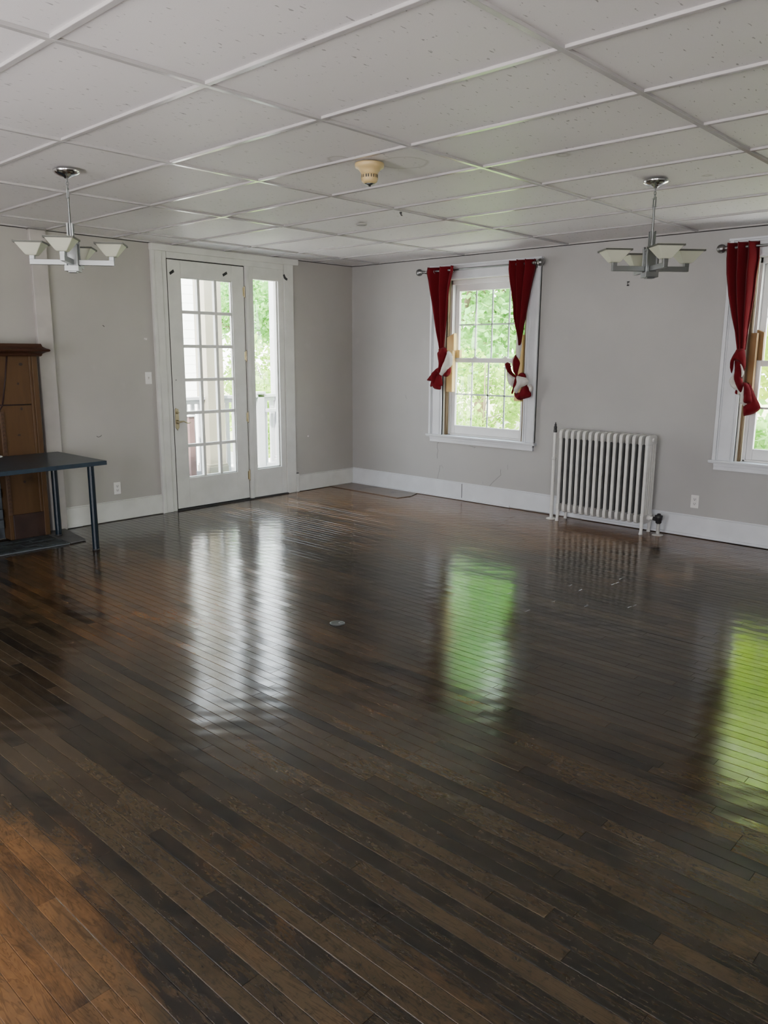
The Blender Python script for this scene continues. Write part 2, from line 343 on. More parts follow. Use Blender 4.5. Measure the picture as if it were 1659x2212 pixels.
# ------------------------------------------------------------------ floor
def build_floor():
    W = .0572; vs = []; fs = []; cols = []
    rng = random.Random(5)
    y = 0.0
    while y > RY:
        x = -rng.random()*1.2
        while x < RX:
            L = rng.choice((.5,.7,.9,1.1,1.4,1.8))*(.8+.4*rng.random())
            x0, x1 = max(x,0), min(x+L,RX)
            if x1-x0 > .02:
                y1, y0 = y, y-W
                t = rng.gauss(0,.00016); e = rng.gauss(0,.00015); cup = rng.uniform(.0,.00013); ch = .0018; dz = -.0010
                a0, a1 = x0+.0002, x1-.0002
                prof = [(y0+.0002, dz), (y0+ch, -t+cup), (y0+W*.5, 0), (y1-ch, t+cup), (y1-.0002, dz)]
                b = len(vs)
                for xx, s, dd in ((a0,-1,dz),(a0+.001,-1,0),(a1-.001,1,0),(a1,1,dz)):
                    for (yy, zz) in prof:
                        vs.append((xx, yy, min(zz, 0.0006) + e + (dd if dd else 0)))
                c = (rng.random(), rng.random(), rng.random(), 1)
                for i in range(3):
                    for k in range(4):
                        fs.append((b+i*5+k, b+(i+1)*5+k, b+(i+1)*5+k+1, b+i*5+k+1)); cols.append(c)
            x += L
        y -= W
    # solid body under the boards
    b = len(vs); bb = [(0,RY,-.12),(RX,RY,-.12),(RX,0,-.12),(0,0,-.12),(0,RY,-.003),(RX,RY,-.003),(RX,0,-.003),(0,0,-.003)]
    vs += bb
    for f in [(0,3,2,1),(4,5,6,7),(0,1,5,4),(1,2,6,5),(2,3,7,6),(3,0,4,7)]:
        fs.append(tuple(b+i for i in f)); cols.append((.02,.5,0,1))
    me = bpy.data.meshes.new('floor'); me.from_pydata(vs, [], fs)
    ca = me.color_attributes.new('plank', 'FLOAT_COLOR', 'CORNER')
    data = []
    for p, c in zip(me.polygons, cols):
        for _ in p.loop_indices: data += list(c)
    ca.data.foreach_set('color', data)
    me.materials.append(M['floor']); me.update()
    o = bpy.data.objects.new('floor', me); COL.objects.link(o); o['kind'] = 'structure'
    return o
build_floor()

# ------------------------------------------------------------------ ceiling (tiles with a tee-bar grid)
ceiling = MB().box(-.5,RX+.5,RY-.5,.5,H+.012,H+.25).build('ceiling', M['tile'], kind='structure')
g = MB(); t = .0125
XL = [.4557+1.2192*i for i in range(0,7)]
YL = [-.018-.6096*j for j in range(1,16)]
for x in XL: g.box(x-t, x+t, RY, 0, H-.001, H+.013)
for y in YL:
    xs = [0]+XL+[RX]
    for a, b in zip(xs[:-1], xs[1:]):
        g.box(a+t*(a>0), b-t*(b<RX), y-t, y+t, H+.0005, H+.013)
g.box(0,RX,-.02,0,H,H+.013); g.box(0,.02,RY,0,H,H+.013)
MB().box(0,RX,-.004,0,H-.0055,H-.0002).box(0,.004,RY,0,H-.0055,H-.0002).build('ceiling_gap', M['dark'], ceiling)
g.build('ceiling_grid', M['tbar'], ceiling, bevel=.0015, seg=1)

# ------------------------------------------------------------------ walls
T = .16
def wall(name, mat, boxes):
    m = MB()
    for b in boxes: m.box(*b)
    return m.build(name, mat, kind='structure')
DL, DR, DT = -2.64, -.99, 2.55           # rough opening for the door and its side panel
wall_left = wall('wall_left', M['wall'], [(-T,0,DR,T,-.12,H+.02), (-T,0,RY-T,DL,-.12,H+.02), (-T,0,DL,DR,DT,H+.02)])
W1, W2 = (1.425,2.475), (4.585,5.635)
WZ0, WZ1 = .69, 2.375
wall_back = wall('wall_back', M['wall_b'], [(0,W1[0],0,T,-.12,H+.02),(W1[1],W2[0],0,T,-.12,H+.02),(W2[1],RX+T,0,T,-.12,H+.02),
    (W1[0],W1[1],0,T,-.12,WZ0),(W1[0],W1[1],0,T,WZ1,H+.02),(W2[0],W2[1],0,T,-.12,WZ0),(W2[0],W2[1],0,T,WZ1,H+.02)])
# walls behind the camera, with their own daylight openings
wr = []
ys = [0,-7.3,-9.0,RY]
for i in range(3):
    a, b = ys[i], ys[i+1]
    if i % 2 == 0: wr.append((RX,RX+T,b,a,-.12,H+.02))
    else: wr += [(RX,RX+T,b,a,-.12,.35),(RX,RX+T,b,a,2.4,H+.02)]
wall('wall_right', M['wall'], wr)
wf = []
xs = [0,3.0,4.6,6.2,7.8,RX]
for i in range(5):
    a, b = xs[i], xs[i+1]
    if i % 2 == 0: wf.append((a,b,RY-T,RY,-.12,H+.02))
    else: wf += [(a,b,RY-T,RY,-.12,.35),(a,b,RY-T,RY,2.4,H+.02)]
wall('wall_front', M['wall'], wf)

# hairline plaster cracks and scuffs in the two seen walls
m = MB()
def crack(pts, r=.0016):
    m.path([(x,-.0003,z) for x,z in pts], r, 5)
crack([(1.372,.618),(1.352,.60),(1.350,.55),(1.362,.52),(1.350,.47),(1.356,.43)])
crack([(1.398,.357),(1.392,.33),(1.388,.30),(1.372,.25),(1.362,.19)])
crack([(1.412,.36),(1.43,.345),(1.44,.325)],.001)
crack([(2.218,.394),(2.216,.37),(2.221,.335),(2.17,.29),(2.12,.245),(2.08,.20)])
crack([(2.30,.45),(2.303,.42),(2.302,.40)],.001)
crack([(1.99,.24),(1.992,.21)],.001); crack([(.865,1.12),(.872,1.10),(.885,1.075)],.0012)
crack([(1.80,.612),(1.84,.604),(1.88,.598),(1.86,.588)],.0014)
m.build('hairline_crack', paint('plaster_crack', (.17,.165,.165), .9), wall_back)
m = MB()
m.path([(.0002,-3.345,.822),(.0002,-3.330,.812),(.0002,-3.31,.816),(.0002,-3.295,.828)], .003, 5)
m.path([(.0002,-3.215,1.826),(.0002,-3.20,1.816)], .004, 5)
m.build('scuff', paint('wall_scuff', (.13,.125,.12), .9), wall_left)
m = MB(); m.lathe((.0,-2.78,1.713), [(.0,.0018),(.009,.0016),(.012,.0)], 9, 'x'); m.lathe((.0,-2.795,1.715), [(.0,.0012),(.007,.001),(.009,.0)], 7, 'x')
m.lathe((.0,-.735,.635), [(.0,.0018),(.010,.0016),(.014,.0)], 8, 'x')
m.build('paint_chip', paint('white_spackle', (.68,.67,.65), .8), wall_left)

# ------------------------------------------------------------------ baseboards
def baseboard(name, boxes, shoe, mat='trim'):
    m = MB()
    for b in boxes: m.box(*b)
    o = m.build(name, M[mat], kind='structure', bevel=.004)
    s = MB()
    for b in shoe: s.box(*b)
    s.build('shoe_molding', M[mat], o, bevel=.004)
    return o
bb = baseboard('baseboard_back', [(.018,1.72,-.018,0,.006,.185),(1.724,RX,-.018,0,.006,.185),(.018,RX,-.012,0,.185,.197)], [(.02,2.36,-.034,-.018,.004,.026),(2.46,2.9,-.026,-.018,.010,.020),(3.2,RX,-.034,-.018,.006,.028)])
MB().box(1.7195,1.7245,-.019,-.002,.012,.183).build('joint', M['dark'], bb)
bl = baseboard('baseboard_left', [(0,.018,-.90,0,.006,.185),(0,.012,-.90,0,.185,.195)], [(.018,.022,-.88,-.03,.006,.012)], 'trim2')
MB().box(0,.012,-.905,-.898,.004,.22).box(.0,.012,-.945,-.898,.214,.222).build('joint', M['dark'], bl)
baseboard('baseboard_left', [(0,.018,-3.70,-2.70,.006,.185),(0,.012,-3.70,-2.70,.185,.195)], [(.018,.028,-3.76,-3.55,.004,.028)], 'trim2')
# boxed-in vertical chase beside the mantel
tr = MB().box(0,.045,-3.84,-3.70,.0,H).build('trim_2', paint('chase_paint', (.44,.42,.40), .5), kind='structure', bevel=.006)
MB().box(.0,.05,-3.845,-3.695,H-.012,H).build('cap', paint('gray_cap_strip',(.16,.155,.15),.6), tr)

# ------------------------------------------------------------------ glazed door and its side panel in the left wall
casing = MB()
casing.box(-.06,.026,-2.69,-2.585,0,2.54); casing.box(-.06,.034,-2.70,-2.665,0,2.54)
casing.box(-.06,.012,-2.585,-2.530,0,2.54)                                   # stop strip next to the slab
casing.box(-.06,.026,-1.075,-.945,0,2.54)
casing.box(-.06,.014,-2.528,-1.075,2.478,2.54)
casing.box(-.06,.042,-2.705,-.88,2.536,2.597)
casing.box(-.06,.030,-1.598,-1.556,0,2.478)                                  # mullion
casing.box(0,.03,-.945,-.904,0,.215)
ct = casing.build('trim_1', M['trim2'], kind='structure', bevel=.004)
MB().box(-.05,.003,-2.531,-2.5185,.0,2.479).box(-.05,-.004,-1.612,-1.598,.0,2.479).box(-.05,-.004,-2.53,-1.598,2.463,2.479).box(-.05,-.012,-2.53,-1.598,0,.024).box(-.05,-.03,-1.556,-1.075,0,.03).build('shadow_gap', M['dark'], ct)
MB().box(-.10,.035,-2.53,-1.07,0,.012).build('threshold', M['iron'], ct)

def lite_frame(m, y0, y1, z0, z1, gy0, gy1, gz0, gz1, xa, xb):
    m.box(xa,xb,y0,gy0,z0,z1); m.box(xa,xb,gy1,y1,z0,z1)
    m.box(xa,xb,gy0,gy1,z0,gz0); m.box(xa,xb,gy0,gy1,gz1,z1)
door = thing('door_1', (0,-2.06,0), kind='structure')
GY0, GY1, GZ0, GZ1 = -2.372, -1.762, .322, 2.312
m = MB(); lite_frame(m, -2.518,-1.607,.018,2.468, GY0,GY1,GZ0,GZ1, -.042,.004)
m.build('stile_and_rail_frame', M['trim2'], door, bevel=.003)
m = MB()
mw = .016
for k in (1,2):
    y = GY0+(GY1-GY0)*k/3; m.box(-.040,.0,y-mw,y+mw,GZ0,GZ1)
for k in range(1,6):
    z = GZ0+(GZ1-GZ0)*k/6; m.box(-.038,-.002,GY0,GY1,z-mw,z+mw)
for (a,b,c,d) in ((GY0,GY0+.012,GZ0,GZ1),(GY1-.012,GY1,GZ0,GZ1)): m.box(-.036,-.006,a,b,c,d)
m.box(-.036,-.006,GY0,GY1,GZ0,GZ0+.012); m.box(-.036,-.006,GY0,GY1,GZ1-.012,GZ1)
m.build('muntin_grid', M['trim2'], door, bevel=.004)
MB().box(-.022,-.018,GY0,GY1,GZ0,GZ1).build('glass', M['glass'], door)
def hinge(z, par):
    h = MB(); h.tube((.008,-1.602,z-.05),(.008,-1.602,z+.05),.0075,n=10)
    h.lathe((.008,-1.602,z+.05),[(.0075,0),(.006,.006),(.002,.012)],10); h.lathe((.008,-1.602,z-.062),[(.002,0),(.006,.006),(.0075,.012)],10)
    h.box(.0,.006,-1.626,-1.602,z-.045,z+.045)
    h.build('hinge', M['brass'], par, bevel=.001)
for z in (2.215,1.555,.905,.27): hinge(z, door)
# brass escutcheon with a lever
hp = MB()
oz = [(-2.496,1.045),(-2.487,1.037),(-2.466,1.03),(-2.464,.845),(-2.478,.83),(-2.484,.815),(-2.492,.83),(-2.508,.845),(-2.509,1.03)]
hp.prism(oz, 'x', .004, .011)
hp = hp.build('lock_plate', M['brass'], door, bevel=.003)
lv = MB(); lv.lathe((.011,-2.487,.905),[(.020,0),(.019,.008),(.012,.016),(.010,.045),(.0,.047)],16,'x')
lv.path([(.05,-2.487,.905),(.053,-2.465,.908),(.053,-2.44,.911),(.053,-2.42,.902),(.052,-2.398,.890),(.052,-2.375,.889),(.050,-2.358,.896)], [.009,.0085,.007,.0065,.006,.006,.005], 8)
lv.build('lever', M['brass'], hp)
tb = MB(); tb.lathe((.011,-2.487,.998),[(.015,0),(.014,.006),(.008,.009),(.0,.010)],16,'x'); tb.box(.018,.032,-2.503,-2.470,.994,1.002)
tb.build('thumb_turn', M['brass'], hp, bevel=.002)
MB().lathe((.004,-2.475,1.318),[(.006,0),(.005,.003),(.0,.004)],10,'x').build('peephole', M['pewter'], door)

side = thing('window_3', (0,-1.32,0), kind='structure')
SY0, SY1, SZ0, SZ1 = -1.490, -1.150, .322, 2.352
m = MB(); lite_frame(m, -1.556,-1.075,.012,2.478, SY0,SY1,SZ0,SZ1, -.05,.010)
m.box(-.05,-.01,SY1-.018,SY1,SZ0,SZ1); m.box(-.05,-.01,SY0,SY0+.012,SZ0,SZ1); m.box(-.05,-.01,SY0,SY1,SZ0,SZ0+.014)
m.build('panel_frame', M['trim2'], side, bevel=.003)
MB().box(-.032,-.028,SY0,SY1,SZ0,SZ1).build('glass', M['glass'], side)
MB().lathe((.010,-1.02,.305),[(.012,0),(.010,.004),(.0,.006)],6,'x').build('nail_hole', M['dark'], side)

# ------------------------------------------------------------------ double-hung windows in the far wall
def window(idx, x0):
    """x0: left edge of the rough opening"""
    x1 = x0+1.05
    w = thing('window_%d' % idx, (x0+.525, 0, WZ0), kind='structure')
    c = MB()
    for s, a, b in ((1,x0-.180,x0-.005),(-1,x1+.005,x1+.145)):
        ol, il = (a,b) if s > 0 else (b,a)
        c.box(a,b,-.022,0,.705,2.375)
        c.box(*sorted((ol,ol+s*.030)),-.040,0,.705,2.51)                       # backband
        c.box(*sorted((ol+s*.030,ol+s*.042)),-.030,0,.705,2.39)
        c.box(*sorted((il-s*.040,il-s*.028)),-.027,0,.705,2.375)
        c.box(*sorted((il-s*.014,il)),-.030,0,.705,2.375)
    c.box(x0-.18,x1+.145,-.022,0,2.375,2.50); c.box(x0-.01,x1+.01,-.030,0,2.365,2.385)
    c.box(x0-.19,x1+.16,-.045,0,2.497,2.515); c.box(x0-.185,x1+.15,-.034,0,2.484,2.497)
    c.build('casing', M['trim'], w, bevel=.003)
    s = MB(); s.box(x0-.205,x1+.165,-.060,.075,.688,.706); s.box(x0-.205,x1+.165,-.050,0,.678,.688)
    s.build('sill_board', M['trim'], w, bevel=.004)
    a = MB(); a.box(x0-.165,x1+.135,-.028,0,.622,.680); a.box(x0-.165,x1+.135,-.034,0,.655,.680)
    a.build('apron', M['trim'], w, bevel=.003)
    j = MB(); j.box(x0,x0+.012,-.005,.15,.706,2.375); j.box(x1-.012,x1,-.005,.15,.706,2.375); j.box(x0,x1,-.005,.15,2.36,2.375)
    j.build('jamb', paint('jamb_paint', (.58,.57,.50), .5, .05), w)
    ch = MB(); ch.box(x0+.012,x0+.033,.012,.048,.706,2.36); ch.box(x1-.033,x1-.012,.012,.048,.706,2.36)
    ch.build('sash_channel', M['oldwood'], w)
    fx0, fx1 = x0+.040, x1-.040
    f = MB(); f.box(fx0-.006,fx0+.022,.05,.15,.706,2.36); f.box(fx1-.022,fx1+.006,.05,.15,.706,2.36); f.box(fx0,fx1,.05,.15,2.315,2.36); f.box(fx0,fx1,.05,.15,.706,.722)
    f.build('vinyl_frame', M['vinyl'], w, bevel=.003)
    def sash(nm, y0, y1, z0, z1, gx0, gx1, gz0, gz1):
        q = MB(); a0, a1 = fx0+.022, fx1-.022
        q.box(a0,gx0,y0,y1,z0,z1); q.box(gx1,a1,y0,y1,z0,z1); q.box(gx0,gx1,y0,y1,z0,gz0); q.box(gx0,gx1,y0,y1,gz1,z1)
        o = q.build(nm, M['vinyl'], w, bevel=.005)
        gr = MB(); ym = (y0+y1)/2
        for k in (1,2,3):
            x = gx0+(gx1-gx0)*k/4; gr.box(x-.008,x+.008,ym-.004,ym+.004,gz0,gz1)
        z = (gz0+gz1)/2; gr.box(gx0,gx1,ym-.004,ym+.004,z-.008,z+.008)
        gr.build('grille', M['grille'], o)
        MB().box(gx0,gx1,ym-.007,ym-.005,gz0,gz1).build('glass', M['glass'], o)
        return o
    gx0, gx1 = x0+.113, x1-.088
    sash('lower_sash', .062, .098, .722, 1.545, gx0, gx1, .815, 1.497)
    sash('upper_sash', .104, .140, 1.500, 2.318, gx0, gx1, 1.545, 2.247)
    l = MB()
    for x in (x0+.36, x1-.30): l.box(x-.025,x+.025,.070,.095,1.545,1.556); l.tube((x,.08,1.555),(x,.08,1.566),.012,n=10)
    l.build('sash_lock', M['plastic'], w, bevel=.002)
    return w
window(1, W1[0]); window(2, W2[0])
# ------------------------------------------------------------------ mantel, hearth, table
mt = thing('fireplace_mantel', (.08,-4.8,0), 'brown oak fireplace mantel with molded shelf on the left wall', 'fireplace mantel')
PX = .16
m = MB(); m.box(0,PX,-4.255,-3.918,.012,1.553); m.box(0,PX,-5.7,-4.255,1.10,1.553); m.box(0,PX,-5.7,-5.4,.012,1.10)
m.build('wood_panel', M['mantelwood'], mt, bevel=.003)
m = MB(); m.box(0,PX+.012,-3.962,-3.917,.012,1.553); m.box(0,PX+.006,-3.985,-3.962,.012,1.553)
m.build('edge_stile', M['mantelwood'], mt, bevel=.004)
m = MB(); m.box(0,PX+.010,-4.224,-3.917,.012,.225); m.build('plinth_block', paint('dark_plinth', (.035,.017,.012), .5, .3), mt, bevel=.004)
m = MB(); m.box(PX-.01,PX+.010,-4.252,-4.222,.225,1.10)
zz = .25
st = m.build('carved_strip', wood('carved_strip_wood', (.055,.03,.018), (.10,.055,.03), 'z', .5, 9), mt, bevel=.003)
m = MB()
while zz < 1.08:                                                        # chip-carved zigzag on the strip
    m.path([(PX+.0105,-4.247,zz),(PX+.0105,-4.237,zz+.018),(PX+.0105,-4.227,zz)], .0018, 5); zz += .034
m.build('carving', M['groove'], st)
m = MB()
m.path([(PX,-4.157,1.552),(PX,-4.19,1.34),(PX,-4.226,1.150)], .0065, 6)
m.path([(PX,-3.992,1.149),(PX,-4.226,1.151),(PX,-4.70,1.158)], .0065, 6)
m.path([(PX,-4.226,1.150),(PX,-4.25,1.118),(PX,-4.258,1.09)], .006, 6)
m.build('incised_line', M['groove'], mt)
for (y,z,a,b) in ((-4.051,1.483,.017,.012),(-4.085,1.324,.009,.010),(-4.074,1.116,.010,.013),(-4.112,.898,.014,.008),(-4.10,.50,.012,.012)):
    vs = [(PX+.0012, y+a*math.cos(2*PI*k/10), z+b*math.sin(2*PI*k/10)) for k in range(10)]; m = MB(); m.add(vs, [tuple(range(10))]); m.build('knot', M['knot'], mt)
m = MB()
prof = [(0,1.548),(.225,1.548),(.238,1.556),(.242,1.568),(.262,1.578),(.275,1.583),(.297,1.588),(.302,1.597),(.296,1.606),(.278,1.612),(.268,1.618),(.258,1.628),(.256,1.645),(.252,1.651),(0,1.651)]
ends = [(-3.905),(-3.905),(-3.900),(-3.898),(-3.884),(-3.874),(-3.858),(-3.852),(-3.858),(-3.872),(-3.884),(-3.900),(-3.906),(-3.910),(-3.910)]
n = len(prof)
vs = [(x,e,z) for (x,z),e in zip(prof,ends)] + [(x,-5.75,z) for x,z in prof]
m.add(vs, [tuple(range(n-1,-1,-1)), tuple(range(n,2*n))]+[(k,(k+1)%n,n+(k+1)%n,n+k) for k in range(n)])
m.build('mantel_shelf', M['mantelshelf'], mt)
m = MB()
rng = random.Random(2)
m.box(.0,.05,-5.4,-4.256,.012,1.10)
z = .02
while z < 1.06:
    y = -4.27 - (.0 if int(z*10)%2 else .06)
    while y > -5.38:
        m.box(.05,.085+rng.uniform(-.01,.012), max(y-.19,-5.39), y, z, z+.075); y -= .205
    z += .088
m.build('firebox_stone', M['brick'], mt, bevel=.006)

he = thing('hearth', (.31,-4.6,0), 'dark slate tile hearth on the floor under the black table', 'hearth')
m = MB(); m.box(.178,.60,-5.8,-3.95,.002,.010); m.build('grout_bed', paint('gray_grout', (.10,.115,.125), .8, .2), he)
m = MB(); m.prism([(0.047,-3.73),(.58,-3.80),(.60,-3.945),(.178,-3.945),(.178,-3.912),(0.047,-3.912)], 'z', .002, .015); m.build('end_slab', paint('slate_slab', (.085,.085,.085), .55, .2, .2), he, bevel=.003)
m = MB(); x = .178; r = 0
while x < .58:
    y = -3.96 - (.0 if r % 2 else .11)
    m.box(x+.004, min(x+.096,.598), y+.0, -3.955, .008, .0155) if y < -4.0 else None
    while y > -5.75:
        m.box(x+.004, min(x+.096,.598), y-.20, y-.008, .008, .0155+rng.uniform(-.001,.002)); y -= .21
    x += .10; r += 1
m.build('slate_tile', paint('slate_tile', (.035,.045,.05), .5, .5, .35, .4, 14), he, bevel=.002)

tb = thing('side_table', (.61,-4.55,0), 'dark blue-black table with round tube legs in front of the mantel', 'table')
m = MB(); m.prism([(.185,-3.806),(1.035,-3.800),(1.095,-5.35),(.245,-5.35)], 'z', .702, .735)
m.build('tabletop', M['table'], tb, bevel=.002)
for (x,y,z) in ((.945,-3.895,0),(.29,-3.90,.0185),(.99,-5.24,0),(.34,-5.24,.0185)):
    m = MB(); m.tube((x,y,z+.012),(x,y,.702),.0265,n=20); l = m.build('leg', M['tableleg'], tb)
    m = MB(); m.lathe((x,y,z), [(.0275,0),(.0295,.003),(.0295,.009),(.0265,.013)], 20); m.build('foot', M['iron'], l)
m = MB(); pts = [(.205+.035*math.cos(a)*1.25, -4.318+.035*math.sin(a), .7385) for a in [2*PI*k/24 for k in range(24)]]
m.path(pts, .0032, 6, True)
tag(m.build('cable_loop', M['plastic'], None), 'small white loop of cable lying on the dark table', 'cable')

# ------------------------------------------------------------------ wall plates
def plate(name, label, cat, wallname, y, z, holes):
    """wallname 'left': plane x=0 ; 'back': plane y=0"""
    w, h = .070, .115
    def P(a0,a1,b0,b1,d0,d1,mb):
        if wallname == 'left': mb.box(d0,d1,y+a0,y+a1,z+b0,z+b1)
        else: mb.box(y+a0,y+a1,-d1,-d0,z+b0,z+b1)
    loc = (0,y,z) if wallname == 'left' else (y,0,z)
    t = thing(name, loc, label, cat)
    m = MB(); P(-w/2,w/2,-h/2,h/2,0,.006,m); m.build('cover_plate', M['plastic'], t, bevel=.0025)
    if holes == 'switch':
        m = MB(); P(-.006,.006,-.012,.012,.005,.007,m); P(-.004,.004,-.002,.010,.006,.016,m); m.build('toggle', paint('toggle_gray',(.55,.54,.51),.4), t, bevel=.001)
    else:
        for s in (-1,1):
            m = MB(); P(-.017,.017,s*.020-.014,s*.020+.014,.005,.0075,m); sk = m.build('socket', paint('socket_face',(.66,.66,.65),.4), t, bevel=.002)
            m = MB(); P(-.0085,-.0055,s*.020-.002,s*.020+.008,.007,.0082,m); P(.0055,.0085,s*.020-.002,s*.020+.008,.007,.0082,m); P(-.003,.003,s*.020-.010,s*.020-.004,.007,.0082,m)
            m.build('slot', M['iron'], sk)
    return t
plate('light_switch', 'white light switch on the gray wall left of the glazed door', 'light switch', 'left', -2.779, 1.343, 'switch')
plate('wall_outlet', 'white wall outlet above the baseboard left of the glazed door', 'outlet', 'left', -3.174, .313, 'outlet')
plate('wall_outlet', 'white wall outlet above the baseboard right of the radiator', 'outlet', 'back', 4.279, .319, 'outlet')

# ------------------------------------------------------------------ black tape scraps on the door head
def tape(label, pts, x):
    m = MB(); m.prism(pts, 'x', x, x+.0012)
    tag(m.build('tape_scrap', M['black'], None), label, 'tape', 'black tape scraps')
tape('black tape scrap at the top left corner of the glazed door', [(-2.497,2.346),(-2.488,2.322),(-2.440,2.352),(-2.450,2.377)], .004)
tape('black tape scrap above the right column of door panes', [(-1.876,2.374),(-1.864,2.352),(-1.812,2.382),(-1.824,2.405)], .004)
tape('bent black tape scrap above the narrow side window', [(-1.093,2.424),(-1.070,2.434),(-1.054,2.404),(-1.026,2.388),(-1.036,2.366),(-1.062,2.376),(-1.079,2.388)], .0105+.016)

# ------------------------------------------------------------------ radiator, steam pipe
rd = thing('radiator', (3.48,-.15,0), 'white cast iron column radiator standing under the back wall', 'radiator')
N_SEC, RX0, PITCH = 15, 3.052, .0612
YS = [-.232,-.192,-.152,-.112,-.072]
dark_faces = set()  # inner faces that get the painted gap shade
def section(end=False):
    s = MB(); dark_faces.clear()
    for i, y in enumerate(YS):
        pts = []; n = 10; a = .0152; b = .0165 if i in (0,4) else (.0095 if end else .0125)
        z0, z1 = .125, .855
        vs = []
        for z, sc in ((z0,1),(z1,1)):
            for k in range(n):
                t = 2*PI*k/n; vs.append((a*math.cos(t)*sc, y+b*math.sin(t)*sc, z))
        s.add(vs, [(k,(k+1)%n,n+(k+1)%n,n+k) for k in range(n)], True)
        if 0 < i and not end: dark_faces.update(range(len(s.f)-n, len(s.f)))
    # rounded headers across the depth, top and bottom, and a mid web
    for (zc, hh) in ((.845,.042),(.132,.040)):
        prof = []
        y0, y1 = YS[0]-.0165, YS[-1]+.0165; r = .032
        up = zc > .5
        za, zb = zc-hh, zc+hh
        if up: poly = [(y0,za),(y0,zb-r),(y0+r*.3,zb-r*.3),(y0+r,zb),(y1-r,zb),(y1-r*.3,zb-r*.3),(y1,zb-r),(y1,za)]
        else:  poly = [(y0,zb),(y0,za+r),(y0+r*.3,za+r*.3),(y0+r,za),(y1-r,za),(y1-r*.3,za+r*.3),(y1,za+r),(y1,zb)]
        s.prism(poly, 'x', -.0150, .0150)
    s.box(-.008,.008,YS[0],YS[-1],.475,.51)
    if not end:
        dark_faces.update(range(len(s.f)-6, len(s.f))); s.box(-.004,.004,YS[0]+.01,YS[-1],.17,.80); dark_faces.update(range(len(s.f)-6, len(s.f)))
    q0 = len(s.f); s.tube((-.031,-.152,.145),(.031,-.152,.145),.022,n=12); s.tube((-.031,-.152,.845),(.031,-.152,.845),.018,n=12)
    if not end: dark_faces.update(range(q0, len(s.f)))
    return s
for k in range(N_SEC):
    x = RX0+PITCH*k
    if k == 0:
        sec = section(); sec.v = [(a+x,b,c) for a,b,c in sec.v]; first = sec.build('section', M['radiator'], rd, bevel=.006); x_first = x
        first.data.materials.append(M['radiator_shade'])
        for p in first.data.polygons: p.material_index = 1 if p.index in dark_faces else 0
    elif k == N_SEC-1:
        sec = section(True); sec.v = [(a+x,b,c) for a,b,c in sec.v]; sec.build('section', M['radiator'], rd, bevel=.006)
    else:
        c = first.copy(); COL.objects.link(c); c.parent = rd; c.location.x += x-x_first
    if k in (0, N_SEC-1):
        for y in (YS[0], YS[-1]):
            m = MB(); m.path([(x,y,.14),(x,y,.075),(x,y-.004,.035),(x,y-.008,.012),(x,y-.008,.0)], [.0165,.016,.013,.016,.019], 10)
            m.build('leg', M['radiator'], rd)
xr = RX0+PITCH*(N_SEC-1)
v = MB(); v.tube((xr+.02,-.152,.145),(xr+.075,-.152,.145),.016,n=12); v.lathe((xr+.035,-.152,.145), [(.024,-.012),(.026,0),(.024,.012)], 8, 'x')
v = v.build('union', M['radiator'], rd)
v = MB(); v.lathe((4.03,-.155,.105), [(.018,0),(.026,.01),(.026,.03),(.030,.034),(.034,.062),(.034,.075),(.018,.08),(.014,.092),(.0,.094)], 14)
v.tube((xr+.07,-.153,.145),(4.03,-.155,.140),.018,n=12); v.build('valve', M['iron'], rd)
v = MB(); v.tube((4.03,-.155,.0),(4.03,-.155,.11),.016,n=12); v.lathe((4.03,-.155,.0), [(.05,0),(.048,.006),(.024,.012),(.018,.016)], 20); v.build('supply_pipe', paint('chipped_pipe',(.42,.42,.40),.5,.2,0,.5,20), rd)

sp = thing('steam_pipe', (2.957,-.186,0), 'thin white vertical pipe with black vent cap left of the radiator', 'pipe')
m = MB(); m.tube((2.957,-.186,.0),(2.957,-.186,.60),.0175,n=14); m.tube((2.957,-.186,.59),(2.957,-.186,.852),.0145,n=14); m.lathe((2.957,-.186,.585),[(.0175,0),(.021,.003),(.021,.022),(.0175,.026)],14)
m.build('riser', M['radiator'], sp)
m = MB(); m.lathe((2.957,-.186,0), [(.050,0),(.050,.004),(.034,.011),(.0185,.015)], 24); m.build('floor_flange', M['radiator'], sp)
m = MB(); m.lathe((2.957,-.186,.850), [(.0165,0),(.0175,.004),(.0175,.022),(.013,.03),(.0155,.034),(.0155,.055),(.009,.062),(.011,.066),(.011,.076),(.005,.082),(.004,.096),(.0,.098)], 14)
m.build('air_vent', M['iron'], sp)

# ------------------------------------------------------------------ ceiling fittings
dt = thing('smoke_detector', (3.715,-3.56,H), 'cream smoke detector hanging from the middle of the ceiling', 'smoke detector')
m = MB(); m.lathe((3.715,-3.56,H), [(.079,0),(.081,-.006),(.078,-.022),(.064,-.028),(.047,-.050),(.0465,-.056)][::-1], 36)
m.build('base', M['cream'], dt)
m = MB(); m.lathe((3.715,-3.56,H), [(.012,-.106),(.030,-.103),(.042,-.094),(.0465,-.080),(.0465,-.050)], 36)
m.build('sensor_body', M['cream'], dt)
m = MB()
for k in range(10):
    a = 2*PI*(k+.3)/10; w = .20
    vs = [(3.715+.0472*math.cos(a+d), -3.56+.0472*math.sin(a+d), H+z) for d, z in ((-w,-.060),(w,-.060),(w,-.076),(-w,-.076))]
    m.add(vs, [(0,1,2,3)])
m.build('vent_slot', M['iron'], dt)
m = MB(); m.lathe((3.715,-3.56,H), [(.0,-.119),(.008,-.118),(.008,-.112),(.026,-.108),(.028,-.104),(.02,-.102)], 20)
m.build('metal_tip', M['nickel'], dt)
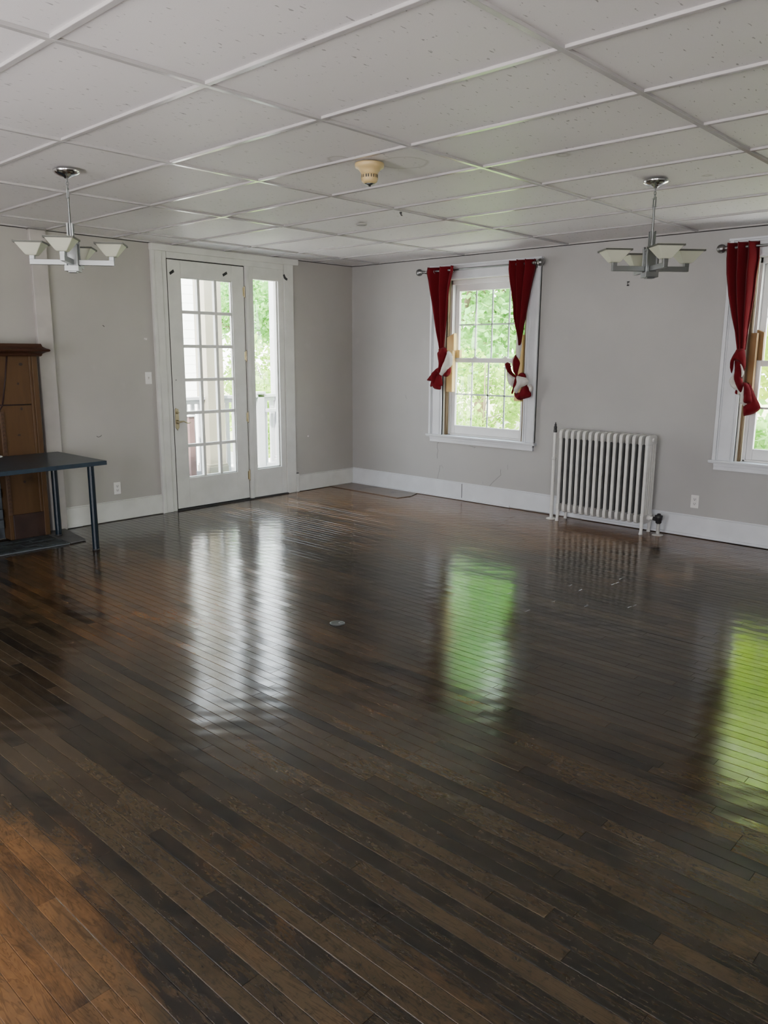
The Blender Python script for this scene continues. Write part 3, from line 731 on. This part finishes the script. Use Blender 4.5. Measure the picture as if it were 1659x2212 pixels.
tag(MB().lathe((2.262,-2.142,H), [(.0,-.010),(.036,-.0095),(.042,-.007),(.043,0)], 28).build('ceiling_plate', paint('gray_cap',(.36,.35,.34),.5), None), 'small round gray sprinkler cover plate on the far ceiling tile', 'ceiling cap')
m = MB(); m.tube((2.862,-2.345,H-.001),(2.862,-2.345,H-.012),.009,n=8); m.path([(2.862,-2.345,H-.012),(2.866,-2.345,H-.022),(2.874,-2.342,H-.026)],.005,6)
tag(m.build('ceiling_hook', M['iron'], None), 'tiny black hook screwed beside a ceiling grid bar', 'hook')

def chandelier(loc, rot, label, src=None):
    if src is not None:
        c = copy_tree(src); c.location = loc; c.rotation_euler.z = rot; c['label'] = label; return c
    t = thing('chandelier', loc, label, 'chandelier', 'four-shade chandeliers')
    X, Y, Z = loc
    m = MB(); m.lathe((X,Y,Z), [(.0,-.045),(.012,-.044),(.018,-.037),(.042,-.031),(.064,-.020),(.072,-.012),(.074,-.004),(.074,0)], 36); m.build('canopy', M['chrome'], t)
    ch = MB()
    def link(zc, rx, rz, ax, r=.0026):
        pts = []
        for k in range(16):
            a = 2*PI*k/16; u, w = rx*math.cos(a), rz*math.sin(a)
            pts.append((X+(u if ax else 0), Y+(0 if ax else u), Z+zc+w))
        ch.path(pts, r, 6, True)
    link(-.054,.008,.011,True); link(-.071,.007,.012,False); link(-.090,.009,.016,True)
    ch.build('chain', M['nickel'], t)
    m = MB()
    for s in (-1,1): m.box(X+s*.018-.0035,X+s*.018+.0035,Y-.0035,Y+.0035,Z-.155,Z-.095)
    m.box(X-.0215,X+.0215,Y-.0035,Y+.0035,Z-.101,Z-.095); m.box(X-.0215,X+.0215,Y-.0035,Y+.0035,Z-.155,Z-.149); m.build('square_link', M['nickel'], t, bevel=.001)
    m = MB(); m.tube((X,Y,Z-.145),(X,Y,Z-.31),.0068,n=12); m.build('rod', M['nickel'], t)
    m = MB(); m.tube((X,Y,Z-.29),(X,Y,Z-.375),.012,n=14)
    for k in range(4):
        a = PI/4+k*PI/2; m.box(X+.019*math.cos(a)-.004,X+.019*math.cos(a)+.004,Y+.019*math.sin(a)-.004,Y+.019*math.sin(a)+.004,Z-.375,Z-.288)
    m.build('sleeve', M['nickel'], t)
    m = MB(); m.box(X-.024,X+.024,Y-.024,Y+.024,Z-.552,Z-.39); m.box(X-.034,X+.034,Y-.034,Y+.034,Z-.400,Z-.388)
    for sx in (-1,1):
        for sy in (-1,1): m.box(X+sx*.024,X+sx*.038,Y+sy*.024,Y+sy*.038,Z-.535,Z-.375)
    m.box(X-.040,X+.040,Y-.040,Y+.040,Z-.556,Z-.524); m.box(X-.024,X+.024,Y-.024,Y+.024,Z-.562,Z-.552)
    m.build('hub', M['nickel'], t, bevel=.0015)
    R = .222
    for k in range(4):
        a = k*PI/2; dx, dy = round(math.cos(a)), round(math.sin(a))
        def P(r0,r1,w,z0,z1,mb):
            xs = sorted((r0*dx-w*abs(dy), r1*dx+w*abs(dy))) if dx else (-w,w)
            ys = sorted((r0*dy-w*abs(dx), r1*dy+w*abs(dx))) if dy else (-w,w)
            mb.box(X+xs[0],X+xs[1],Y+ys[0],Y+ys[1],Z+z0,Z+z1)
        m = MB(); P(.03,R+.014,.013,-.520,-.490,m); P(R-.014,R+.014,.014,-.492,-.468,m)
        arm = m.build('arm', M['nickel'], t, bevel=.0015)
        cx, cy = X+R*dx, Y+R*dy
        sh = MB()
        rings = [(.027,-.470),(.034,-.462),(.074,-.405),(.080,-.402),(.080,-.395),(.073,-.395),(.032,-.455),(.022,-.460)]
        vs = []
        for h, z in rings: vs += [(cx-h,cy-h,Z+z),(cx+h,cy-h,Z+z),(cx+h,cy+h,Z+z),(cx-h,cy+h,Z+z)]
        fs = [(i*4+q, i*4+(q+1)%4, (i+1)*4+(q+1)%4, (i+1)*4+q) for i in range(len(rings)-1) for q in range(4)]+[(3,2,1,0), tuple(4*(len(rings)-1)+q for q in range(4))]
        sh.add(vs, fs); so = sh.build('shade', M['shade'], t, bevel=.003)
        rm = MB()
        for (a0,a1,b0,b1) in ((-.0815,.0815,-.0815,-.0795),(-.0815,.0815,.0795,.0815),(-.0815,-.0795,-.0815,.0815),(.0795,.0815,-.0815,.0815)):
            rm.box(cx+a0,cx+a1,cy+b0,cy+b1,Z-.4065,Z-.3965)
        rm.build('rim', paint('shade_rim',(.07,.075,.06),.5), so)
    t.rotation_euler.z = rot
    return t
C1 = chandelier((2.306,-4.594,H), math.radians(-39), 'brushed nickel chandelier hanging near the left wall by the mantel')
chandelier((4.697,-2.124,H), math.radians(-44), 'brushed nickel chandelier hanging in front of the wall above the radiator', C1)

m = MB()
for z in (2.229,2.199):
    m.box(3.509,3.529,-.006,0,z-.005,z+.005)
m.path([(3.522,-.004,2.226),(3.517,-.010,2.214),(3.521,-.004,2.202)], .002, 5)
tag(m.build('wall_bracket', M['iron'], None), 'small leftover metal bracket high on the wall above the radiator', 'bracket')

# ------------------------------------------------------------------ curtain rods and tied curtains
def rod(x0, x1, z, label, balls):
    t = thing('curtain_rod', ((x0+x1)/2,-.10,z), label, 'curtain rod', 'curtain rods')
    m = MB(); m.tube((x0+.04,-.10,z),(x1-.04,-.10,z),.0105,n=14); m.build('bar', M['nickel'], t)
    for x, s in balls:
        m = MB(); m.lathe((x,-.10,z), [(.0,-.037*s),(.018*1,-.033*s),(.032,-.019*s),(.037,0),(.032,.019*s),(.020,.031*s),(.014,.036*s),(.017,.040*s),(.017,.052*s),(.0105,.055*s)], 22, 'x')
        m.build('ball_finial', M['pewter'], t)
    for x in (x0+.075, x1-.075):
        m = MB(); m.tube((x,-.022,z-.012),(x,-.10,z-.012),.006,n=8); m.box(x-.012,x+.012,-.0245,-.0225,z-.04,z+.02); m.lathe((x,-.10,z),[(.013,-.008),(.015,0),(.013,.008)],12,'x'); m.build('bracket', M['pewter'], t)
    return t
rod(1.137, 2.657, 2.452, 'pewter curtain rod with two ball ends across the left window', [(1.137,1),(2.657,-1)])
rod(4.358, 5.88, 2.435, 'pewter curtain rod over the right window cut by the photo edge', [(4.358,1),(5.88,-1)])

def lerp_rows(rows, z):
    for (za,la,ra),(zb,lb,rb) in zip(rows[:-1], rows[1:]):
        if z <= za and z >= zb:
            t = (za-z)/(za-zb); return la+(lb-la)*t, ra+(rb-ra)*t
    return rows[-1][1:]
def drape(rows, folds, amp, par, name='drape', yc=-.10, phase=0.0, deep=None):
    nz, nx = 70, 90
    z0, z1 = rows[0][0], rows[-1][0]
    vs = []
    for i in range(nz+1):
        t = i/nz; z = z0+(z1-z0)*t; l, r = lerp_rows(rows, z)
        am = amp*(1-t)**.8+.012
        for j in range(nx+1):
            u = j/nx
            s = 2*abs(math.sin(PI*folds*u+phase*.5))**.6-1
            bow = math.sin(2*PI*folds*u+phase)
            y = yc - am*s - .018*math.sin(PI*u) + .004*noise.noise(Vector((u*6, z*3, folds)))
            if deep: y += deep[2]*(1-t*.7)*math.exp(-((u-deep[0])/deep[1])**2)
            x = l+(r-l)*u + .010*(1-t)*bow*min(1,4*u)*min(1,4*(1-u))
            zt = z + (1-t)**12*(.004*math.sin(2*PI*folds*u+phase+.6))
            vs.append((x, min(y,-.045), zt))
    fs = [(i*(nx+1)+j, i*(nx+1)+j+1, (i+1)*(nx+1)+j+1, (i+1)*(nx+1)+j) for i in range(nz) for j in range(nx)]
    m = MB(); m.add(vs, fs, True); o = m.build(name, M['red'], par)
    so = o.modifiers.new('thick','SOLIDIFY'); so.thickness = .003; so.offset = 0
    return o
def puff(poly, y, depth, name, mat, par, seed=0):
    """a cloth lobe with the given x,z outline, swelling towards the room around depth y"""
    n = len(poly); pts = []
    for i in range(n):                                                     # Catmull-Rom smoothing of the outline
        p0, p1, p2, p3 = [Vector(poly[(i+k-1)%n]) for k in range(4)]
        L = (p2-p1).length
        for s in range(4):
            t = s/4
            q = .5*((2*p1)+(p2-p0)*t+(2*p0-5*p1+4*p2-p3)*t*t+(3*p1-p0-3*p2+p3)*t**3)
            pts.append(q)
    b = len(pts)
    x0, x1 = min(p.x for p in pts), max(p.x for p in pts); z0, z1 = min(p.y for p in pts), max(p.y for p in pts)
    h = max(.006, min(x1-x0, z1-z0)/14)
    def dist(q):
        d = 9
        for i in range(b):
            a, c = pts[i], pts[(i+1)%b]; ab = c-a
            t = max(0,min(1,(q-a).dot(ab)/max(ab.dot(ab),1e-12))); d = min(d, (q-a-ab*t).length)
        return d
    def inside(q):
        r = False
        for i in range(b):
            a, c = pts[i], pts[i-1]
            if (a.y > q.y) != (c.y > q.y) and q.x < (c.x-a.x)*(q.y-a.y)/(c.y-a.y)+a.x: r = not r
        return r
    inner = []; zz = z0
    while zz < z1:
        xx = x0
        while xx < x1:
            q = Vector((xx+random.uniform(-.2,.2)*h, zz+random.uniform(-.2,.2)*h))
            if inside(q) and dist(q) > h*.45: inner.append(q)
            xx += h
        zz += h
    allp = pts+inner
    vo, eo, fo, *_ = geometry.delaunay_2d_cdt(allp, [(i,(i+1)%b) for i in range(b)], [], 1, 1e-6)
    ds = [0 if dist(q) < h*.12 else dist(q) for q in vo]
    wmax = max(max(ds), 1e-4)
    front, back = [], []
    for q, d in zip(vo, ds):
        k = math.sqrt(max(0,1-(1-min(1,d/wmax))**2))
        wr = noise.noise(Vector((q.x*38+seed, q.y*16, seed*1.7)))*.25+noise.noise(Vector((q.x*14+seed, q.y*30, seed)))*.2
        yy = depth*k*(1+wr)
        front.append((q.x, y-yy, q.y)); back.append((q.x, min(y+yy*.5, -.004), q.y))
    m = MB(); n2 = len(front)
    m.add(front+back, [tuple(f) for f in fo]+[tuple(n2+i for i in reversed(f)) for f in fo], True)
    return m.build(name, mat, par)
def curtain(rows, knots, folds, amp, label, phase=0, deep=None, x=None):
    t = thing('curtain', ((rows[0][1]+rows[0][2])/2,-.10,rows[0][0]), label, 'curtain', 'knotted curtains')
    d = drape(rows, folds, amp, t, phase=phase, deep=deep)
    for i, (nm, y, poly) in enumerate(knots):
        lin = nm == 'lining'
        w = min(max(p[0] for p in poly)-min(p[0] for p in poly), max(p[1] for p in poly)-min(p[1] for p in poly))
        o = puff(poly, y, min(.040, w*.42), 'lining' if lin else ('tail' if nm == 'tail' else 'knot'), M['lining'] if lin else M['red'], t, i*3.1+folds)
        if lin: o['label'] = 'white lining turned outward'
    return t
CA = curtain(DR_A, KN_A, 2.5, .046, 'dark red knotted curtain at the left side of the left window', phase=.5, deep=(.40,.13,.035))
CB = curtain(DR_B, KN_B, 3.0, .050, 'dark red knotted curtain at the right side of the left window', phase=.6)
CC = curtain(DR_C, KN_C, 3.0, .048, 'dark red knotted curtain on the right window near the photo edge', phase=.6)
for c, xs in ((CA,(1.36,1.60)),(CB,(2.37,2.52)),(CC,(4.45,4.60))):
    for x in xs:
        pts = [(x+.004*math.cos(a), -.10+.021*math.cos(a), 2.448+.021*math.sin(a)) for a in [2*PI*k/18 for k in range(18)]]
        MB().path(pts, .004, 6, True).build('grommet', M['nickel'], c)

# ------------------------------------------------------------------ lumber pieces propping the sashes
def stick(name, label, poly, y0, y1, mat, knots=()):
    m = MB(); m.prism(poly, 'y', y0, y1); o = m.build(name, mat, None, bevel=.002)
    tag(o, label, 'wood block', 'sash props'); return o
P_ = M['pine']
DP = wood('brown_pine', (.16,.085,.03), (.26,.15,.06), 'z', .6, 12)
stick('pine_board', 'tall pale pine board against the left jamb of the left window', [(1.463,1.180),(1.542,1.180),(1.542,1.622),(1.463,1.622)], -.004, .045, P_)
stick('pine_block', 'pale pine block with slanted top above the tall board, left window', [(1.462,1.624),(1.556,1.624),(1.554,1.806),(1.462,1.762)], -.004, .045, P_)
stick('pine_block', 'short square pine block on the middle rail of the left window', [(1.500,1.5465),(1.590,1.5465),(1.590,1.630),(1.500,1.630)], .056, .10, P_)
stick('pine_board', 'pine board behind the curtain at the right jamb of the left window', [(2.350,1.115),(2.432,1.115),(2.432,1.78),(2.350,1.78)], -.004, .045, P_)
stick('brown_board', 'long brown board against the left jamb of the right window', [(4.603+.016,1.24),(4.668,1.24),(4.668,1.765),(4.619,1.765)], -.004, .045, DP)
stick('brown_block', 'brown block standing on the middle rail of the right window', [(4.640,1.5465),(4.705,1.5465),(4.702,1.770),(4.640,1.795)], .056, .10, DP)

# ------------------------------------------------------------------ floor bits
m = MB(); m.prism([(.03,-.40),(1.13,-.42),(1.17,-.24),(1.10,-.045),(.03,-.045)], 'z', .0008, .0068)
tag(m.build('plywood_patch', wood('plywood_patch_wood', (.10,.065,.045), (.20,.14,.10), 'x', .3, 8, spec=.5), None, bevel=.001), 'thin plywood patch lying on the floor in the far corner', 'floor patch')
fc = thing('floor_socket_cover', (3.66,-3.765,0), 'small metal socket cover set in the middle of the floor', 'floor cover')
m = MB(); m.lathe((3.655,-3.77,.0008), [(.046,0),(.046,.0025),(.040,.0038),(.036,.003),(.0,.003)], 30); m.build('disc', metal('dull_steel',(.12,.13,.13),.35), fc)
m = MB(); m.path([(3.672+.017*math.cos(a),-3.750+.017*math.sin(a),.004) for a in [2*PI*k/20 for k in range(20)]], .0022, 6, True); m.build('ring', M['nickel'], fc)
# ------------------------------------------------------------------ outside: porch, neighbour house, lawn, trees
def leaf_mat(name, c0, c1, tr=.5):
    g = N(name); a = g.noise(g.coord(), 2.2, 3); b = g.noise(g.coord(), 17, 2)
    base = g.mix(g.math('MULTIPLY_ADD', a, .6, g.math('MULTIPLY', b, .5)), c0, c1)
    d = g.n('ShaderNodeBsdfDiffuse'); g.set(d.inputs[0], base)
    t = g.n('ShaderNodeBsdfTranslucent'); g.set(t.inputs[0], g.mix(.5, base, (.42,.66,.14)))
    mx = g.n('ShaderNodeMixShader'); mx.inputs[0].default_value = tr
    g.t.links.new(d.outputs[0], mx.inputs[1]); g.t.links.new(t.outputs[0], mx.inputs[2]); g.t.links.new(mx.outputs[0], g.out.inputs[0]); return g.m
M['leaf'] = leaf_mat('green_leaves', (.13,.33,.08), (.36,.60,.19))
M['leaf_y'] = leaf_mat('yellow_green_leaves', (.24,.42,.06), (.48,.66,.15))
M['leaf_c'] = leaf_mat('cool_green_leaves', (.09,.32,.10), (.29,.58,.20))
M['leaf_r'] = leaf_mat('bright_yellow_leaves', (.36,.50,.05), (.60,.72,.09))
M['bark'] = wood('tree_bark', (.10,.075,.05), (.26,.20,.14), 'z', .9, 12)
M['lawn'] = paint('sunlit_lawn', (.46,.47,.24), .9, .2, 0, 0, 3)
M['porchwhite'] = paint('white_porch_paint', (.40,.40,.42), .5, .04)
M['clap'] = paint('white_clapboard', (.85,.84,.84), .6, .03)
M['porchcream'] = paint('cream_porch_paint', (.26,.235,.18), .5, .05)
M['deck'] = paint('gray_porch_deck', (.20,.225,.26), .5, .1)

MB().box(-40,40,4.3,40,-.9,-.7).build('lawn', M['lawn'], kind='structure')
MB().box(-40,40,-40,4.3,-.9,-.71).build('driveway', paint('pale_concrete',(.74,.66,.62),.9,.1), kind='structure')
dk = MB(); dk.box(-1.80,-.165,-6.0,1.5,-.12,-.02); dk.build('porch_deck', M['deck'], kind='structure')

rl = thing('porch_railing', (-1.60,.2,-.02), 'white porch railing with flat balusters seen through the glazed door', 'railing')
m = MB(); m.box(-1.66,-1.54,-2.6,1.4,1.005,1.045); m.box(-1.63,-1.57,-2.6,1.4,.955,1.005); m.build('top_rail', M['porchwhite'], rl, bevel=.004)
m = MB(); m.box(-1.63,-1.57,-2.6,1.4,.055,.105); m.build('bottom_rail', M['porchwhite'], rl, bevel=.004)
y = -2.5
while y < 1.4:
    if not (-1.09 < y < -.80 or -.26 < y < -.12 or .04 < y < .2):
        m = MB(); m.box(-1.615,-1.585,y-.024,y+.024,.105,.955); m.build('baluster', M['porchwhite'], rl)
    y += .105
m = MB(); m.box(-1.66,-1.54,-.25,-.14,-.02,1.05); m.box(-1.675,-1.525,-.265,-.125,1.05,1.08); m.build('newel_post', M['porchwhite'], rl, bevel=.004)
m = MB(); m.box(-1.56,-1.50,-.12,.30,.805,.850); m.build('hand_rail', M['porchwhite'], rl, bevel=.004)
def post(label, x0, x1, y0, y1, mat, nm='porch_column'):
    t = thing(nm, ((x0+x1)/2,(y0+y1)/2,-.02), label, 'column')
    m = MB(); m.box(x0,x1,y0,y1,-.02,3.0); m.build('shaft', mat, t, bevel=.006)
    m = MB(); m.box(x0-.02,x1+.02,y0-.02,y1+.02,-.02,.16); m.box(x0-.012,x1+.012,y0-.012,y1+.012,.16,.19); m.build('base', mat, t, bevel=.006)
    m = MB(); m.box(x0-.03,x1+.03,y0-.03,y1+.03,2.86,3.0); m.build('capital', mat, t, bevel=.006)
post('square cream porch column behind the middle column of door panes', -1.72,-1.48,-1.085,-.835, M['porchcream'])
post('white porch column at the right edge of the narrow side window', -1.66,-1.56,.065,.165, M['porchwhite'])
bp = thing('brown_post', (-1.46,-1.375,-.02), 'short reddish brown post outside the lower left door panes', 'post')
m = MB(); m.box(-1.50,-1.42,-1.415,-1.335,-.02,.815); m.build('shaft', paint('faded_brown_paint',(.15,.085,.08),.6,.15), bp, bevel=.004)
m = MB(); m.box(-1.51,-1.41,-1.425,-1.325,.815,.83); m.build('cap', paint('post_cap',(.7,.68,.66),.6), bp, bevel=.003)

hs = thing('neighbor_house', (-7,-.8,-.7), 'white clapboard house side seen through the left door panes', 'house')
m = MB(); m.box(-9,-6.0,-6.0,1.95,-.7,4.6)
z = -.7
while z < 4.5:
    m.prism([(-6.0,z),(-5.993,z),(-5.998,z+.16),(-6.0,z+.16)], 'y', -6.0, 1.95); z += .16
m.build('clapboard_wall', M['clap'], hs)
m = MB(); m.prism([(-9.3,4.5),(-5.6,4.5),(-5.6,4.62),(-7.4,6.0),(-9.3,4.62)], 'y', -6.3, 2.25); m.build('roof', paint('gray_shingles',(.25,.25,.26),.9,.2), hs)
m = MB(); m.box(-6.02,-5.95,1.80,1.97,-.7,4.5); m.build('corner_board', M['porchwhite'], hs)
m = MB(); m.box(-6.02,-5.96,-.2,.7,.9,2.4); wf_ = m.build('window', M['porchwhite'], hs)
m = MB(); m.box(-6.01,-5.955,-.1,.6,1.0,2.3); m.build('pane', paint('far_pane',(.35,.40,.45),.2), wf_)

def tree(label, loc, h, cr, cz, nleaf, mat, trunk=.14, lean=(0,0), size=.11, group='trees outside', squash=1.0, hole=.0):
    X, Y, Z = loc; rng = random.Random(int(X*131+Y*17)+7)
    t = thing('leafy_tree', loc, label, 'tree', group)
    m = MB(); top = Vector((X+lean[0], Y+lean[1], Z+h*.75))
    m.path([(X,Y,Z),(X+lean[0]*.3,Y+lean[1]*.3,Z+h*.3),tuple(top)], [trunk,trunk*.75,trunk*.25], 10)
    cents = []
    for k in range(30):
        while True:
            p = Vector((rng.uniform(-1,1), rng.uniform(-1,1), rng.uniform(-1,1)))
            if .25 < p.length < 1: break
        c = Vector((X+lean[0]+p.x*cr, Y+lean[1]+p.y*cr, Z+cz+p.z*cr*squash)); cents.append((c, rng.uniform(.35,.6)*cr*.75))
        if k % 3 == 0: m.path([(X+lean[0]*.4,Y+lean[1]*.4,Z+h*.33+rng.random()*h*.3), tuple(c)], [trunk*.3,trunk*.1], 6)
    m.build('trunk', M['bark'], t)
    L = MB()
    for i in range(nleaf):
        c, r = cents[rng.randrange(len(cents))]
        d = Vector((rng.gauss(0,1), rng.gauss(0,1), rng.gauss(0,1))).normalized()*r*rng.random()**.45
        p = c+d
        if p.z < Z+.05: continue
        n = Vector((rng.gauss(0,.7), rng.gauss(0,.7), rng.gauss(0.6,.7))).normalized()
        u = n.orthogonal().normalized(); a = rng.uniform(0,2*PI); w = n.cross(u)
        u, w = u*math.cos(a)+w*math.sin(a), w*math.cos(a)-u*math.sin(a)
        s = size*rng.uniform(.6,1.35)
        L.add([p-u*s, p-w*s*.55-u*s*.1, p+u*s+n*s*.15, p+w*s*.55-u*s*.1], [(0,1,2,3)])
    L.build('foliage', mat, t)
    return t
G = -.7
tree('cool green tree filling the upper panes of the left window', (-3.9,6.4,G), 7.5, 2.3, 4.0, 17000, M['leaf_c'], .10, (1.5,0), .085)
tree('yellow-green bushy tree filling the lower panes of the left window', (-.1,2.9,G), 3.0, .85, 1.45, 5200, M['leaf_y'], .025, size=.05)
tree('tall tree far behind the left window', (-7.5,13.0,G), 10, 3.3, 5.0, 6000, M['leaf'], .2, size=.2)
tree('yellow-green tree filling the right window', (3.7,5.6,G), 8, 2.3, 3.9, 15000, M['leaf_r'], .12, size=.09)
tree('low green bush under the right window trees', (3.9,2.2,G), 2.2, .75, 1.0, 3600, M['leaf'], .03, size=.055)
tree('spreading green tree between the two windows outside', (2.2,12.5,G), 8.5, 2.7, 4.4, 7000, M['leaf'], .2, size=.17)
tree('green tree whose leaves hang behind the right door panes and side window', (-11.2,6.9,G), 5.0, 1.8, 3.75, 8000, M['leaf_c'], .12, (0,.1), .08, squash=.5)
tree('low yellow-green shrub behind the porch railing', (-3.4,1.1,G), 2.5, .55, 1.35, 2400, M['leaf_y'], .03, size=.05, squash=1.3)
tree('yellow-green young tree standing lower behind the porch railing', (-8.2,5.2,G), 2.6, 1.0, 1.75, 4200, M['leaf_y'], .06, size=.06)

# ------------------------------------------------------------------ daylight, plus an added ceiling fill
wd = bpy.data.worlds.new('sky'); SC.world = wd; wd.use_nodes = True
nt = wd.node_tree; nt.nodes.clear()
wo = nt.nodes.new('ShaderNodeOutputWorld'); bg = nt.nodes.new('ShaderNodeBackground')
tcw = nt.nodes.new('ShaderNodeTexCoord'); sxw = nt.nodes.new('ShaderNodeSeparateXYZ'); nt.links.new(tcw.outputs['Generated'], sxw.inputs[0])
rmp = nt.nodes.new('ShaderNodeValToRGB'); nt.links.new(sxw.outputs[2], rmp.inputs[0])
rmp.color_ramp.elements[0].position = 0.0; rmp.color_ramp.elements[0].color = (1.0,.96,.97,1)
rmp.color_ramp.elements[1].position = .7; rmp.color_ramp.elements[1].color = (.74,.86,1.0,1)
nt.links.new(rmp.outputs[0], bg.inputs[0]); bg.inputs[1].default_value = SKY
nt.links.new(bg.outputs[0], wo.inputs[0])

sl = bpy.data.lights.new('sun','SUN'); sl.energy = SUN; sl.angle = math.radians(1.5); sl.color = (1,.95,.85)
so = bpy.data.objects.new('sun', sl); COL.objects.link(so)
so.rotation_euler = Vector((-.35,.55,-.95)).to_track_quat('-Z','Y').to_euler()

def portal(loc, size, rot):
    l = bpy.data.lights.new('window_portal','AREA'); l.shape = 'RECTANGLE'; l.size, l.size_y = size
    l.cycles.is_portal = True
    o = bpy.data.objects.new('window_portal', l); COL.objects.link(o); o.location = loc
    o.rotation_euler = Vector(rot).to_track_quat('-Z','Y').to_euler(); return o
portal((-.20,-1.85,1.25), (1.6,2.5), (1,0,0))
for w in (W1,W2): portal((w[0]+.525,.20,1.53), (1.05,1.7), (0,-1,0))
for a,b in ((-7.3,-9.0),): portal((RX+.2,(a+b)/2,1.375), (abs(b-a),2.05), (-1,0,0))
for a,b in ((3.0,4.6),(6.2,7.8)): portal(((a+b)/2,RY-.2,1.375), (b-a,2.05), (0,1,0))

ul = bpy.data.lights.new('ceiling_fill','AREA'); ul.shape = 'DISK'; ul.size = 2.2; ul.energy = FILL; ul.color = (1,.96,.98)  # added unseen fill that brightens the ceiling, no real fixture
uo = bpy.data.objects.new('ceiling_fill', ul); COL.objects.link(uo); uo.location = (3.6,-8.3,.9); uo.rotation_euler = (PI,0,0)

# ------------------------------------------------------------------ camera
cd = bpy.data.cameras.new('camera'); cam = bpy.data.objects.new('camera', cd); COL.objects.link(cam)
cam.location = (6.884,-6.849,1.578)
cam.rotation_euler = (math.radians(78.619), math.radians(-.2886), math.radians(42.877))
cd.sensor_fit = 'HORIZONTAL'; cd.sensor_width = 36; cd.lens = 36*1690.45/1659
cd.clip_start = .05; cd.clip_end = 200
SC.camera = cam
SC.view_settings.view_transform = 'AgX'; SC.view_settings.look = 'None'
SC.view_settings.exposure = EXPO; SC.view_settings.gamma = 1
SC.cycles.use_adaptive_sampling = True; SC.cycles.adaptive_threshold = .07
SC.cycles.max_bounces = 8; SC.cycles.diffuse_bounces = 5; SC.cycles.glossy_bounces = 4; SC.cycles.transparent_max_bounces = 10
SC.cycles.caustics_reflective = False; SC.cycles.caustics_refractive = False
SC.cycles.sample_clamp_indirect = 6
SC.cycles.use_denoising = True
bpy.context.view_layer.update()
